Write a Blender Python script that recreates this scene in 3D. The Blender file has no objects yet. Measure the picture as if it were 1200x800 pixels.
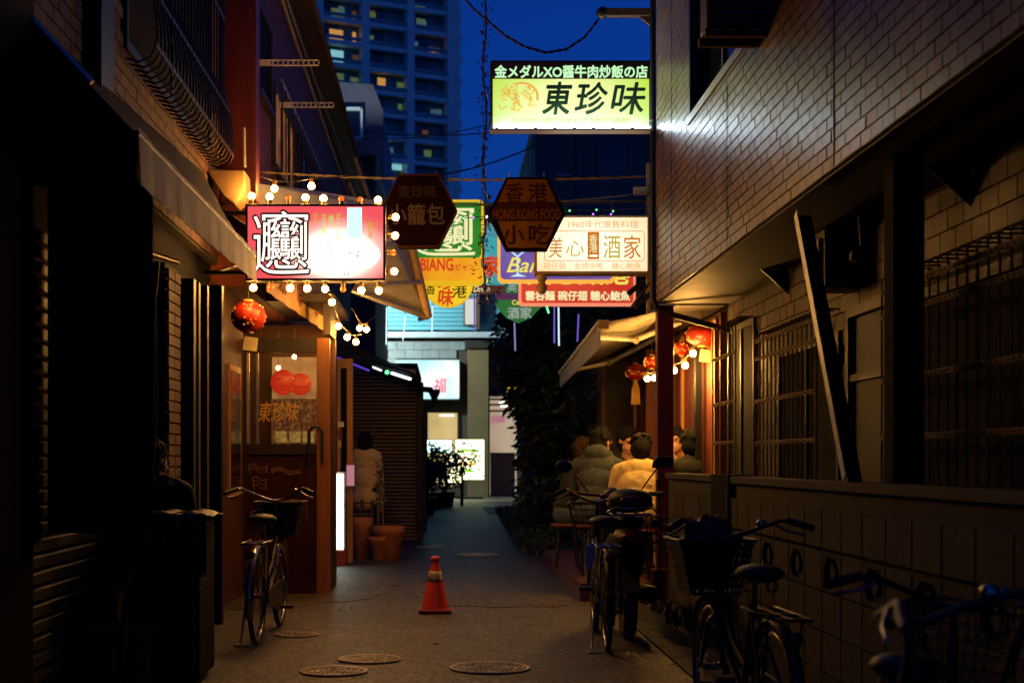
import bpy, bmesh, math, random
import numpy as np
from mathutils import Vector, Matrix, Euler
random.seed(7)
R = math.radians
SC = bpy.context.scene
COL = SC.collection

# ------------------------------------------------------------------ camera, sky, exposure
F, CX, CY, H = 1667.0, 522.0, 540.0, 1.25
def at(px, py, Y):
    return Vector(((px - CX) / F * Y, Y, H - (py - CY) / F * Y))
def gX(px, Y): return (px - CX) / F * Y
def gZ(py, Y): return H - (py - CY) / F * Y

cam = bpy.data.cameras.new("camera"); camo = bpy.data.objects.new("camera", cam); COL.objects.link(camo)
camo.location = (0, 0, H); camo.rotation_euler = (R(90), 0, 0)
cam.lens = F / 1200 * 36; cam.sensor_width = 36
cam.shift_x = 78 / 1200; cam.shift_y = 140 / 1200
cam.clip_start = 0.1; cam.clip_end = 2000
cam.dof.use_dof = True; cam.dof.focus_distance = 11.0; cam.dof.aperture_fstop = 3.2
SC.camera = camo

W = bpy.data.worlds.new("World"); SC.world = W; W.use_nodes = True
nt = W.node_tree; bg = nt.nodes["Background"]
sky = nt.nodes.new("ShaderNodeTexSky"); sky.sky_type = 'NISHITA'; sky.sun_disc = False
sky.sun_elevation = R(4.3); sky.sun_rotation = R(75); sky.ozone_density = 6.0; sky.air_density = 1.0; sky.dust_density = 0.2
hs = nt.nodes.new("ShaderNodeMixRGB"); hs.blend_type = 'MULTIPLY'; hs.inputs[0].default_value = 1
hs.inputs[2].default_value = (0.18, 0.38, 1.0, 1)          # the deep saturated blue hour of the photograph
nt.links.new(sky.outputs[0], hs.inputs[1]); nt.links.new(hs.outputs[0], bg.inputs[0])
bg.inputs[1].default_value = 0.15
SC.view_settings.view_transform = 'Standard'; SC.view_settings.look = 'None'
SC.view_settings.exposure = 0; SC.view_settings.gamma = 1
SC.render.engine = 'CYCLES'
cy = SC.cycles
cy.use_denoising = True; cy.max_bounces = 6; cy.diffuse_bounces = 3; cy.glossy_bounces = 3
cy.transmission_bounces = 6; cy.transparent_max_bounces = 12; cy.sample_clamp_indirect = 3; cy.sample_clamp_direct = 40
cy.caustics_reflective = False; cy.caustics_refractive = False

# ------------------------------------------------------------------ materials
M = {}
def mat(name, col, rough=0.6, metal=0.0, var=0.25, scale=6.0, bump=0.0, bscale=None, spec=0.5, col2=None, stretch=None, alpha=None, trans=0.0, rand=0.0, coat=0.0):
    m = bpy.data.materials.new(name); m.use_nodes = True; n = m.node_tree.nodes; L = m.node_tree.links
    b = n["Principled BSDF"]
    b.inputs["Roughness"].default_value = rough; b.inputs["Metallic"].default_value = metal
    b.inputs["Specular IOR Level"].default_value = spec
    if coat: b.inputs["Coat Weight"].default_value = coat; b.inputs["Coat Roughness"].default_value = .15
    tc = n.new("ShaderNodeTexCoord"); mp = n.new("ShaderNodeMapping"); L.new(tc.outputs["Object"], mp.inputs[0])
    if stretch: mp.inputs["Scale"].default_value = stretch
    no = n.new("ShaderNodeTexNoise"); no.inputs["Scale"].default_value = scale; no.inputs["Detail"].default_value = 6; no.inputs["Roughness"].default_value = .65
    if rand:
        gp = n.new("ShaderNodeNewGeometry"); L.new(gp.outputs["Position"], mp.inputs[0])
    L.new(mp.outputs[0], no.inputs[0])
    rp = n.new("ShaderNodeValToRGB"); rp.color_ramp.elements[0].position = .3; rp.color_ramp.elements[1].position = .72
    c2 = col2 or tuple(c * (1 - var * 1.3) for c in col)
    c1 = tuple(min(1, c * (1 + var * .6)) for c in col) if not col2 else col
    rp.color_ramp.elements[0].color = (*c2, 1); rp.color_ramp.elements[1].color = (*c1, 1)
    L.new(no.outputs[0], rp.inputs[0])
    out = rp.outputs[0]
    if rand:
        oi = n.new("ShaderNodeObjectInfo"); ge = n.new("ShaderNodeNewGeometry"); ad = n.new("ShaderNodeMath"); fr = n.new("ShaderNodeMath"); fr.operation = 'FRACT'
        L.new(oi.outputs["Random"], ad.inputs[0]); L.new(ge.outputs["Random Per Island"], ad.inputs[1]); L.new(ad.outputs[0], fr.inputs[0])
        mr = n.new("ShaderNodeMapRange"); mr.inputs[3].default_value = 1 - rand; mr.inputs[4].default_value = 1 + rand; L.new(fr.outputs[0], mr.inputs[0])
        mx = n.new("ShaderNodeVectorMath"); mx.operation = 'SCALE'; L.new(out, mx.inputs[0]); L.new(mr.outputs[0], mx.inputs[3]); out = mx.outputs[0]
    L.new(out, b.inputs["Base Color"])
    rr = n.new("ShaderNodeMapRange"); rr.inputs[3].default_value = max(.02, rough - .12); rr.inputs[4].default_value = min(1, rough + .15)
    L.new(no.outputs[0], rr.inputs[0]); L.new(rr.outputs[0], b.inputs["Roughness"])
    if bump:
        bn = n.new("ShaderNodeTexNoise"); bn.inputs["Scale"].default_value = bscale or scale * 6; bn.inputs["Detail"].default_value = 4
        L.new(mp.outputs[0], bn.inputs[0])
        bp = n.new("ShaderNodeBump"); bp.inputs["Strength"].default_value = bump; bp.inputs["Distance"].default_value = .01
        L.new(bn.outputs[0], bp.inputs["Height"]); L.new(bp.outputs[0], b.inputs["Normal"])
    if trans: b.inputs["Transmission Weight"].default_value = trans
    if alpha is not None: b.inputs["Alpha"].default_value = alpha
    M[name] = m; return m
def emat(name, col, strength, col2=None, scale=3.0, lo=.35, hi=.65):
    m = bpy.data.materials.new(name); m.use_nodes = True; n = m.node_tree.nodes; L = m.node_tree.links
    b = n["Principled BSDF"]; b.inputs["Base Color"].default_value = (*[min(.5, c) * .25 for c in col], 1); b.inputs["Roughness"].default_value = .35
    b.inputs["Emission Strength"].default_value = strength; b.inputs["Emission Color"].default_value = (*col, 1)
    if col2:
        tc = n.new("ShaderNodeTexCoord"); no = n.new("ShaderNodeTexNoise"); no.inputs["Scale"].default_value = scale; no.inputs["Detail"].default_value = 2
        L.new(tc.outputs["Object"], no.inputs[0]); rp = n.new("ShaderNodeValToRGB")
        rp.color_ramp.elements[0].position = lo; rp.color_ramp.elements[1].position = hi
        rp.color_ramp.elements[0].color = (*col, 1); rp.color_ramp.elements[1].color = (*col2, 1)
        L.new(no.outputs[0], rp.inputs[0]); L.new(rp.outputs[0], b.inputs["Emission Color"])
    M[name] = m; return m
def gmat(name, col, strength, edge, centre, radii, power=1.0):
    """back-lit printed panel whose tubes sit behind its centre: colour runs from 'col' at the hot spot to 'edge' at the rim"""
    m = bpy.data.materials.new(name); m.use_nodes = True; n = m.node_tree.nodes; L = m.node_tree.links
    b = n["Principled BSDF"]; b.inputs["Base Color"].default_value = (.08, .08, .08, 1); b.inputs["Roughness"].default_value = .25
    tc = n.new("ShaderNodeTexCoord"); mp = n.new("ShaderNodeMapping"); mp.vector_type = 'TEXTURE'
    mp.inputs["Location"].default_value = centre; mp.inputs["Scale"].default_value = radii
    L.new(tc.outputs["Object"], mp.inputs[0]); ln = n.new("ShaderNodeVectorMath"); ln.operation = 'LENGTH'; L.new(mp.outputs[0], ln.inputs[0])
    rp = n.new("ShaderNodeValToRGB"); e = rp.color_ramp.elements
    e[0].position = .35; e[0].color = (*col, 1); e[1].position = 1.0; e[1].color = (*edge, 1)
    L.new(ln.outputs["Value"], rp.inputs[0]); L.new(rp.outputs[0], b.inputs["Emission Color"])
    b.inputs["Emission Strength"].default_value = strength
    M[name] = m; return m
def tmat(name, col, rough=.05, alpha=.25):
    m = mat(name, col, rough, var=.05); m.node_tree.nodes["Principled BSDF"].inputs["Alpha"].default_value = alpha; return m

mat('asphalt', (.040, .034, .024), .50, var=.45, scale=3, bump=1.0, bscale=60, spec=.7)
def speckle(m, scale, lo, hi):
    n = m.node_tree.nodes; L = m.node_tree.links; b = n["Principled BSDF"]; src = b.inputs["Base Color"].links[0].from_socket
    g = n.new("ShaderNodeNewGeometry"); v = n.new("ShaderNodeTexVoronoi"); v.inputs["Scale"].default_value = scale; L.new(g.outputs["Position"], v.inputs["Vector"])
    bw = n.new("ShaderNodeRGBToBW"); L.new(v.outputs["Color"], bw.inputs[0])
    r = n.new("ShaderNodeMapRange"); r.inputs[1].default_value = .25; r.inputs[2].default_value = .75; r.inputs[3].default_value = lo; r.inputs[4].default_value = hi; L.new(bw.outputs[0], r.inputs[0])
    big = n.new("ShaderNodeTexNoise"); big.inputs["Scale"].default_value = .9; big.inputs["Detail"].default_value = 5; L.new(g.outputs["Position"], big.inputs[0])
    r2 = n.new("ShaderNodeMapRange"); r2.inputs[1].default_value = .3; r2.inputs[2].default_value = .7; r2.inputs[3].default_value = .6; r2.inputs[4].default_value = 1.45; L.new(big.outputs[0], r2.inputs[0])
    mu = n.new("ShaderNodeMath"); mu.operation = 'MULTIPLY'; L.new(r.outputs[0], mu.inputs[0]); L.new(r2.outputs[0], mu.inputs[1])
    gr = n.new("ShaderNodeTexNoise"); gr.inputs["Scale"].default_value = 22; gr.inputs["Detail"].default_value = 9; gr.inputs["Roughness"].default_value = .92; L.new(g.outputs["Position"], gr.inputs[0])
    gm = n.new("ShaderNodeMapRange"); gm.inputs[1].default_value = .42; gm.inputs[2].default_value = .60; gm.inputs[3].default_value = .55; gm.inputs[4].default_value = 1.5; L.new(gr.outputs[0], gm.inputs[0])
    m0 = n.new("ShaderNodeMath"); m0.operation = 'MULTIPLY'; L.new(mu.outputs[0], m0.inputs[0]); L.new(gm.outputs[0], m0.inputs[1]); mu = m0
    bmp = b.inputs["Normal"].links[0].from_node; bmp.inputs["Distance"].default_value = .012
    rg = n.new("ShaderNodeMapRange"); rg.inputs[1].default_value = .42; rg.inputs[2].default_value = .60; rg.inputs[3].default_value = .75; rg.inputs[4].default_value = .38; L.new(gr.outputs[0], rg.inputs[0]); L.new(rg.outputs[0], b.inputs["Roughness"])
    # CRACKS: thin wandering lines in the old surface
    wp = n.new("ShaderNodeVectorMath"); wp.operation = 'MULTIPLY_ADD'; wn = n.new("ShaderNodeTexNoise"); wn.inputs["Scale"].default_value = 3; wn.inputs["Detail"].default_value = 5; L.new(g.outputs["Position"], wn.inputs[0])
    L.new(wn.outputs["Color"], wp.inputs[0]); wp.inputs[1].default_value = (.5, .5, 0); L.new(g.outputs["Position"], wp.inputs[2])
    cv = n.new("ShaderNodeTexVoronoi"); cv.feature = 'DISTANCE_TO_EDGE'; cv.inputs["Scale"].default_value = .42; L.new(wp.outputs[0], cv.inputs["Vector"])
    cr = n.new("ShaderNodeMapRange"); cr.inputs[1].default_value = .0; cr.inputs[2].default_value = .010; cr.inputs[3].default_value = .25; cr.inputs[4].default_value = 1.0; L.new(cv.outputs["Distance"], cr.inputs[0])
    m2 = n.new("ShaderNodeMath"); m2.operation = 'MULTIPLY'; L.new(mu.outputs[0], m2.inputs[0]); L.new(cr.outputs[0], m2.inputs[1]); mu = m2
    s = n.new("ShaderNodeVectorMath"); s.operation = 'SCALE'; L.new(src, s.inputs[0]); L.new(mu.outputs[0], s.inputs[3]); L.new(s.outputs[0], b.inputs["Base Color"])
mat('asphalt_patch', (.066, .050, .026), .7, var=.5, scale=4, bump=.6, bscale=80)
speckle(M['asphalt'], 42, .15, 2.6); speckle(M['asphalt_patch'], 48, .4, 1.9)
mat('concrete', (.022, .018, .011), .8, var=.3, scale=5, bump=.4)
mat('concrete_block', (.040, .032, .017), .85, var=.6, scale=4, bump=.5, rand=.22)
mat('block_dark', (.04, .04, .036), .9)
mat('tile_glazed', (.20, .135, .075), .33, var=.55, scale=2.2, bump=.05, bscale=25, stretch=(1, 1, .22), rand=.16, spec=.6)
mat('tile_matte', (.070, .042, .018), .55, var=.25, scale=8, bump=.2, rand=.18)
mat('grout', (.055, .042, .026), .9, var=.2)
mat('brick_old', (.15, .065, .024), .75, var=.3, scale=8, bump=.4, rand=.2)
mat('soffit', (.040, .023, .008), .6, var=.3, scale=2)
mat('black_paint', (.010, .009, .008), .5, var=.3, spec=.35)
mat('black_matte', (.005, .005, .005), .9, var=.3, spec=.15)
mat('dark_steel', (.045, .038, .03), .45, .6, var=.3, scale=12, bump=.2)
mat('grey_steel', (.33, .33, .33), .4, .7, var=.3, scale=12, bump=.1)
mat('aluminium', (.55, .53, .50), .35, .75, var=.2, scale=15)
mat('white_metal', (.62, .60, .55), .4, .1, var=.2, scale=10)
mat('rust', (.16, .085, .045), .8, .2, var=.5, scale=20, bump=.4)
mat('chrome', (.50, .44, .36), .24, 1.0, var=.15)
mat('red_paint', (.13, .010, .006), .4, var=.35, scale=6, bump=.1)
mat('red_wood', (.13, .018, .004), .5, var=.4, scale=5, bump=.2, stretch=(1, 1, .15))
mat('red_wall', (.17, .030, .010), .7, var=.35, scale=2, bump=.3)
mat('wood_lit', (.26, .085, .015), .5, var=.4, scale=7, bump=.3, stretch=(1, 1, .1))  # lighter brown puts lamplight into the wood's colour
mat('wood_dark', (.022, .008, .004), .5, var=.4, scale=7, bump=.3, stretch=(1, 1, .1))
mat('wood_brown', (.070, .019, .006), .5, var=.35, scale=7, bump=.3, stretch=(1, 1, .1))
mat('wood_warm', (.40, .19, .06), .45, var=.35, scale=7, bump=.2, stretch=(1, 1, .1))
mat('terracotta', (.38, .14, .06), .75, var=.25, scale=8, bump=.2)
mat('soil', (.05, .035, .02), .95)
mat('fabric_awning', (.62, .55, .38), .7, var=.45, scale=3, bump=.2, col2=(.16, .15, .10), stretch=(1, 1, .25))
mat('fabric_dark', (.012, .012, .011), .85, var=.3, bump=.2)
mat('fabric_tan', (.50, .33, .15), .75, var=.3, scale=3)
mat('fabric_grey', (.32, .33, .34), .5, var=.3, scale=2)
mat('canvas_blue', (.22, .24, .34), .6, var=.2)
mat('skin', (.50, .27, .16), .5, var=.08)
mat('hair', (.0045, .0035, .003), .8, var=.3, scale=40, bump=.8, bscale=70, spec=.2)
mat('hair_brown', (.030, .016, .009), .8, var=.3, scale=40, bump=.8, bscale=70, spec=.2)
mat('cloth_grey', (.045, .062, .070), .9, var=.15, bump=.3, bscale=40)
mat('cloth_cream', (.80, .64, .26), .85, var=.1, bump=.3, bscale=25)
mat('cloth_black', (.012, .012, .013), .85, var=.2, bump=.3, bscale=30)
mat('cloth_tan', (.62, .44, .20), .85, var=.15, bump=.3, bscale=25)
mat('cloth_white', (.65, .60, .50), .85, var=.1, bump=.3)
mat('jeans', (.07, .10, .15), .85, var=.2, bump=.3)
mat('shoe', (.35, .30, .25), .6)
mat('shoe_dark', (.02, .02, .02), .5)
mat('cone_orange', (.95, .085, .035), .38, var=.12, scale=10)
mat('cone_band', (.42, .34, .16), .35, var=.2)
mat('cone_band_dark', (.05, .05, .045), .5)
mat('cone_base', (.30, .045, .025), .6, var=.35)
mat('iron', (.50, .42, .26), .42, .4, var=.4, scale=14, bump=.5)
mat('iron_dark', (.09, .08, .065), .6, .35, var=.4, scale=14, bump=.5)
mat('rubber', (.012, .012, .012), .7, var=.3)
mat('plastic_black', (.008, .008, .007), .5, var=.2)
mat('plastic_grey', (.06, .075, .08), .35, var=.2)
mat('plastic_bag', (.10, .085, .06), .5, var=.3)
mat('plastic_green', (.006, .05, .03), .4, var=.3)
mat('paint_white', (.70, .66, .60), .3, var=.1)
mat('paint_navy', (.008, .008, .008), .5, var=.2, spec=.35)
mat('red_lens', (.30, .008, .006), .15)
mat('mirror_back', (.008, .008, .008), .5)
mat('leaf', (.050, .075, .018), .5, var=.5, scale=2, rand=.55)
mat('leaf_dark', (.030, .052, .012), .5, var=.5, scale=2, rand=.55)
mat('bark', (.05, .035, .02), .9, bump=.5)
mat('glass_dark', (.01, .012, .012), .06, var=.1, spec=.8)
tmat('glass', (.03, .025, .02), .04, .16)
mat('lantern_red', (.42, .018, .006), .45, var=.3, scale=14)
mat('gold', (.75, .45, .10), .4, .3, var=.2)
mat('tag_paper', (.70, .58, .32), .7, var=.15)
mat('tower', (.85, .90, .85), .8, var=.12, scale=.5)
mat('tower_dark', (.16, .24, .24), .3, var=.3, scale=.4)
mat('tower_rail', (.30, .36, .38), .3, var=.2)
mat('mauve_wall', (.16, .14, .17), .85, var=.2, scale=.6)
mat('teal_wall', (.05, .11, .10), .85, var=.2, scale=.6)
mat('siding', (.45, .50, .50), .7, var=.15, scale=1)
mat('grey_block', (.24, .26, .24), .85, var=.25, scale=2, bump=.3, rand=.08)
mat('beige_plaster', (.20, .135, .055), .85, var=.2, scale=1.2)
mat('shutter', (.16, .095, .055), .5, .2, var=.3, scale=3, stretch=(.4, 1, 3))
mat('cable_black', (.012, .012, .012), .5)
mat('cable_tan', (.26, .19, .10), .6, var=.3, scale=30)
mat('hex_dark', (.0075, .0014, .0009), .8, var=.2, spec=.04)
mat('hex_trim', (.04, .010, .006), .7, var=.2, spec=.1)
mat('hex_text', (.035, .018, .011), .5, var=.2)
mat('hex_amber', (.15, .060, .005), .7, var=.25, scale=5, spec=.1)
mat('hex_red', (.035, .006, .003), .7, var=.2, spec=.1)
mat('ink_green', (.006, .035, .008), .5)
mat('ink_black', (.010, .008, .006), .5)
mat('ink_grey_green', (.13, .22, .05), .5)
mat('ink_band', (.030, .012, .008), .5)
mat('slab_pave', (.30, .25, .16), .8, var=.25, bump=.3)
mat('red_panel', (.045, .004, .002), .6, var=.5, scale=4, spec=.25)
mat('panel_gold', (.34, .17, .06), .6)
mat('deck_red', (.09, .018, .010), .6, var=.4, scale=6)
mat('tablewood', (.25, .12, .05), .5)
mat('ceramic', (.65, .62, .55), .3)
mat('meter_grey', (.025, .025, .02), .55)
emat('bulb', (1.0, .44, .085), 330)
emat('bulb_terrace', (1.0, .48, .10), 600)
emat('bulb_soft', (1.0, .46, .10), 190)
emat('bulb_orange', (.9, .14, .015), 1.1)
mat('socket', (.09, .05, .02), .5)

# ------------------------------------------------------------------ mesh builder
class MB:
    def __init__(s): s.v = []; s.f = []; s.m = []; s.s = []
    def add(s, vs, fs, m=0, smooth=False):
        o = len(s.v); s.v += [tuple(v) for v in vs]
        for f in fs: s.f.append(tuple(i + o for i in f)); s.m.append(m); s.s.append(smooth)
        return s
    def box(s, c, d, rot=None, m=0):
        c = Vector(c); vs = []
        for z in (-.5, .5):
            for x, y in ((-.5, -.5), (.5, -.5), (.5, .5), (-.5, .5)):
                p = Vector((x * d[0], y * d[1], z * d[2]))
                if rot is not None: p = rot @ p
                vs.append(c + p)
        return s.add(vs, [(3, 2, 1, 0), (4, 5, 6, 7), (0, 1, 5, 4), (1, 2, 6, 5), (2, 3, 7, 6), (3, 0, 4, 7)], m)
    def bb(s, x0, x1, y0, y1, z0, z1, m=0):
        return s.box(((x0 + x1) / 2, (y0 + y1) / 2, (z0 + z1) / 2), (abs(x1 - x0), abs(y1 - y0), abs(z1 - z0)), None, m)
    def tube(s, pts, r, n=6, m=0, cap=True, smooth=True, closed=False):
        pts = [Vector(p) for p in pts]; k = len(pts)
        rs = r if isinstance(r, (list, tuple)) else [r] * k
        vs = []; up = None
        for i, p in enumerate(pts):
            if closed: t = pts[(i + 1) % k] - pts[i - 1]
            else: t = pts[min(i + 1, k - 1)] - pts[max(i - 1, 0)]
            if t.length < 1e-9: t = Vector((0, 0, 1))
            t.normalize()
            if up is None:
                up = Vector((0, 0, 1)) if abs(t.z) < .9 else Vector((1, 0, 0))
            a = up - t * up.dot(t)
            if a.length < 1e-6: a = t.orthogonal()
            a.normalize(); up = a; b = t.cross(a)
            for j in range(n):
                w = 2 * math.pi * j / n; vs.append(p + (a * math.cos(w) + b * math.sin(w)) * rs[i])
        fs = []
        for i in range(k if closed else k - 1):
            i2 = (i + 1) % k
            for j in range(n):
                j2 = (j + 1) % n; fs.append((i * n + j, i * n + j2, i2 * n + j2, i2 * n + j))
        s.add(vs, fs, m, smooth)
        if cap and not closed:
            s.add(vs[:n], [tuple(range(n))[::-1]], m); s.add(vs[-n:], [tuple(range(n))], m)
        return s
    def ell(s, c, r, rot=None, nu=12, nv=8, m=0):
        c = Vector(c); vs = []; fs = []
        if not isinstance(r, (list, tuple)): r = (r, r, r)
        for i in range(nv + 1):
            ph = math.pi * i / nv
            for j in range(nu):
                th = 2 * math.pi * j / nu
                p = Vector((r[0] * math.sin(ph) * math.cos(th), r[1] * math.sin(ph) * math.sin(th), r[2] * math.cos(ph)))
                if rot is not None: p = rot @ p
                vs.append(c + p)
        for i in range(nv):
            for j in range(nu):
                j2 = (j + 1) % nu; fs.append((i * nu + j, (i + 1) * nu + j, (i + 1) * nu + j2, i * nu + j2))
        return s.add(vs, fs, m, True)
    def torus(s, c, Rr, r, axis='x', n=32, k=6, m=0):
        pts = []
        for i in range(n):
            w = 2 * math.pi * i / n; a, b = math.cos(w) * Rr, math.sin(w) * Rr
            pts.append(Vector(c) + Vector({'x': (0, a, b), 'y': (a, 0, b), 'z': (a, b, 0)}[axis]))
        # own frame so that the ring does not twist
        vs = []; fs = []
        ax = Vector({'x': (1, 0, 0), 'y': (0, 1, 0), 'z': (0, 0, 1)}[axis])
        for p in pts:
            o = (p - Vector(c)).normalized()
            for j in range(k):
                w = 2 * math.pi * j / k; vs.append(p + (o * math.cos(w) + ax * math.sin(w)) * r)
        for i in range(n):
            for j in range(k):
                fs.append((i * k + j, i * k + (j + 1) % k, ((i + 1) % n) * k + (j + 1) % k, ((i + 1) % n) * k + j))
        return s.add(vs, fs, m, True)
    def prism(s, pts, ext, m=0):
        pts = [Vector(p) for p in pts]; e = Vector(ext); n = len(pts)
        vs = pts + [p + e for p in pts]
        fs = [tuple(range(n))[::-1], tuple(range(n, 2 * n))] + [(i, (i + 1) % n, n + (i + 1) % n, n + i) for i in range(n)]
        return s.add(vs, fs, m)
    def lathe(s, c, prof, n=20, m=0, smooth=True):
        c = Vector(c); vs = []; fs = []
        for r, z in prof:
            for j in range(n):
                w = 2 * math.pi * j / n; vs.append(c + Vector((r * math.cos(w), r * math.sin(w), z)))
        for i in range(len(prof) - 1):
            for j in range(n):
                fs.append((i * n + j, i * n + (j + 1) % n, (i + 1) * n + (j + 1) % n, (i + 1) * n + j))
        return s.add(vs, fs, m, smooth)
    def sheet(s, grid, th, m=0, smooth=True):
        """a cloth or sheet through a grid of points, given a thickness straight down"""
        a = len(grid); b = len(grid[0]); vs = [Vector(p) for row in grid for p in row]
        lo = [v - Vector((0, 0, th)) for v in vs]; fs = []; N = a * b
        for i in range(a - 1):
            for j in range(b - 1):
                q = (i * b + j, i * b + j + 1, (i + 1) * b + j + 1, (i + 1) * b + j); fs.append(q); fs.append(tuple(N + k for k in q[::-1]))
        ring = [j for j in range(b)] + [i * b + b - 1 for i in range(1, a)] + [(a - 1) * b + j for j in range(b - 2, -1, -1)] + [i * b for i in range(a - 2, 0, -1)]
        for k in range(len(ring)):
            p, q = ring[k], ring[(k + 1) % len(ring)]; fs.append((p, N + p, N + q, q))
        return s.add(vs + lo, fs, m, smooth)
    def mesh(s, name, mats, off=None):
        me = bpy.data.meshes.new(name)
        v = s.v if off is None else [(a - off[0], b - off[1], c - off[2]) for a, b, c in s.v]
        me.from_pydata(v, [], s.f); me.polygons.foreach_set("material_index", s.m); me.polygons.foreach_set("use_smooth", s.s)
        for q in (mats if isinstance(mats, (list, tuple)) else [mats]): me.materials.append(M[q] if isinstance(q, str) else q)
        me.update(); return me
    def build(s, name, mats, parent=None, local=False, bevel=0, label=None, kind=None):
        off = None
        if parent is not None and not local: off = origin(parent)
        o = bpy.data.objects.new(name, s.mesh(name, mats, off)); COL.objects.link(o)
        if parent is not None: o.parent = parent
        if bevel:
            b = o.modifiers.new("soft_edge", 'BEVEL'); b.width = bevel; b.segments = 2; b.limit_method = 'ANGLE'
        if label: o['label'] = label
        if kind: o['kind'] = kind
        return o
def origin(o):
    p = Vector((0, 0, 0))
    while o is not None: p += Vector(o.location); o = o.parent
    return p
def tag(o, label, cat, group=None):
    o['label'] = label; o['category'] = cat
    if group: o['group'] = group
    return o
def thing(name, label, cat, loc=(0, 0, 0), rz=0.0, group=None, scale=1.0):
    o = bpy.data.objects.new(name, None); COL.objects.link(o); o.empty_display_size = .2
    o.location = loc; o.rotation_euler = (0, 0, rz); o.scale = (scale,) * 3
    return tag(o, label, cat, group)
def struct(name, mb, m, kind='structure'):
    o = mb.build(name, m); o['kind'] = kind; return o
def dup(o, parent=None):
    c = o.copy(); COL.objects.link(c); c.parent = parent
    for ch in list(o.children): dup(ch, c)
    return c
def share(name, me, loc, parent):
    o = bpy.data.objects.new(name, me); COL.objects.link(o); o.parent = parent; o.location = loc; return o

def text(s, x0, x1, z0, z1, Y, m, parent, name='lettering', bold=0.0, shear=0.0, depth=.004, line=1.0, keep=False, local=False):
    """flat print or raised letters facing the camera side, fitted to the rectangle"""
    c = bpy.data.curves.new("lettering", "FONT"); c.body = s; c.align_x = 'CENTER'; c.shear = shear; c.space_line = line; c.resolution_u = 3
    c.extrude = .02
    o = bpy.data.objects.new("lettering", c); COL.objects.link(o)
    dg = bpy.context.evaluated_depsgraph_get(); me = bpy.data.meshes.new_from_object(o.evaluated_get(dg))
    bpy.data.objects.remove(o); bpy.data.curves.remove(c)
    n = len(me.vertices); co = np.empty(n * 3); me.vertices.foreach_get("co", co); co = co.reshape(-1, 3)
    a, b = co.min(0), co.max(0); sx = (x1 - x0) / (b[0] - a[0]); sz = (z1 - z0) / (b[1] - a[1])
    if keep: sx = sz = min(sx, sz)
    cx = (x0 + x1) / 2; cz = (z0 + z1) / 2
    out = np.empty_like(co)
    out[:, 0] = cx + (co[:, 0] - (a[0] + b[0]) / 2) * sx
    out[:, 2] = cz + (co[:, 1] - (a[1] + b[1]) / 2) * sz
    out[:, 1] = Y - (co[:, 2] + .02) / .04 * depth
    if not local: out -= np.array(origin(parent))[None, :]
    if bold > 0:   # heavier strokes: the same print laid again a hair's breadth aside
        nl = len(me.loops); npg = len(me.polygons); lv = np.empty(nl, dtype=np.int32); me.loops.foreach_get("vertex_index", lv)
        ls = np.empty(npg, dtype=np.int32); me.polygons.foreach_get("loop_start", ls); lt = np.empty(npg, dtype=np.int32); me.polygons.foreach_get("loop_total", lt)
        sh = [(0, 0)] + [(math.cos(R(a)), math.sin(R(a))) for a in range(0, 360, 45 if bold > .02 else 90)]
        vs_ = []; faces = []
        base = [lv[a:a + b].tolist() for a, b in zip(ls, lt)]
        for k, (dx, dz) in enumerate(sh):
            o2 = out + np.array([dx * bold * abs(sx) * 1.0, -k * .00025, dz * bold * abs(sz) * 1.0]); vs_.append(o2); faces += [[q + k * n for q in f] for f in base]
        me = bpy.data.meshes.new("lettering"); me.from_pydata(np.concatenate(vs_).tolist(), [], faces); out = np.concatenate(vs_)
    me.vertices.foreach_set("co", out.reshape(-1)); me.materials.clear(); me.materials.append(M[m]); me.update()
    ob = bpy.data.objects.new(name, me); COL.objects.link(ob); ob.parent = parent
    return ob
def ptext(s, px0, px1, py0, py1, Y, m, parent, **k):
    return text(s, gX(px0, Y), gX(px1, Y), gZ(py1, Y), gZ(py0, Y), Y, m, parent, **k)
def rrect(x0, x1, z0, z1, Y, r, k=5):
    pts = []
    for cx, cz, a in ((x1 - r, z1 - r, 0), (x0 + r, z1 - r, 90), (x0 + r, z0 + r, 180), (x1 - r, z0 + r, 270)):
        for i in range(k + 1):
            w = R(a + 90 * i / k); pts.append((cx + r * math.cos(w), Y, cz + r * math.sin(w)))
    return pts

mat('pane_matte', (.004, .004, .004), .8, spec=.1)

# ================================================================== THE SETTING: ground and paving
struct('ground', MB().bb(-300, 300, -60, 600, -.4, 0), 'asphalt')
def patch(name, pts, m, z=.004):
    return struct(name, MB().prism([(x, y, z - .02) for x, y in pts], (0, 0, .02)), m)
def rough_poly(pts, k=7, a=.05):
    out = []; rn = random.Random(4)
    for i in range(len(pts)):
        p, q = Vector(pts[i]), Vector(pts[(i + 1) % len(pts)])
        for j in range(k):
            c = p.lerp(q, j / k); out.append((c.x + rn.gauss(0, a * .6), c.y + rn.gauss(0, a)))
    return out
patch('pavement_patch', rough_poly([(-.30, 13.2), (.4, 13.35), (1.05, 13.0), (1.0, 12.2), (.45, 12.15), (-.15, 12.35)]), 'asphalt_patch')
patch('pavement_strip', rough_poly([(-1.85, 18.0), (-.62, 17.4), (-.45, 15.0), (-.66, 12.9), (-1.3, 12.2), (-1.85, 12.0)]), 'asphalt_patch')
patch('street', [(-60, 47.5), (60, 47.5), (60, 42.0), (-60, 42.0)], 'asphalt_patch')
# the drain course along the right wall
g = MB()
for i in range(22): g.bb(1.42, 1.72, 8.0 + i * .5, 8.49 + i * .5, -.02, .012)
struct('gutter', g, 'concrete')
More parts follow.
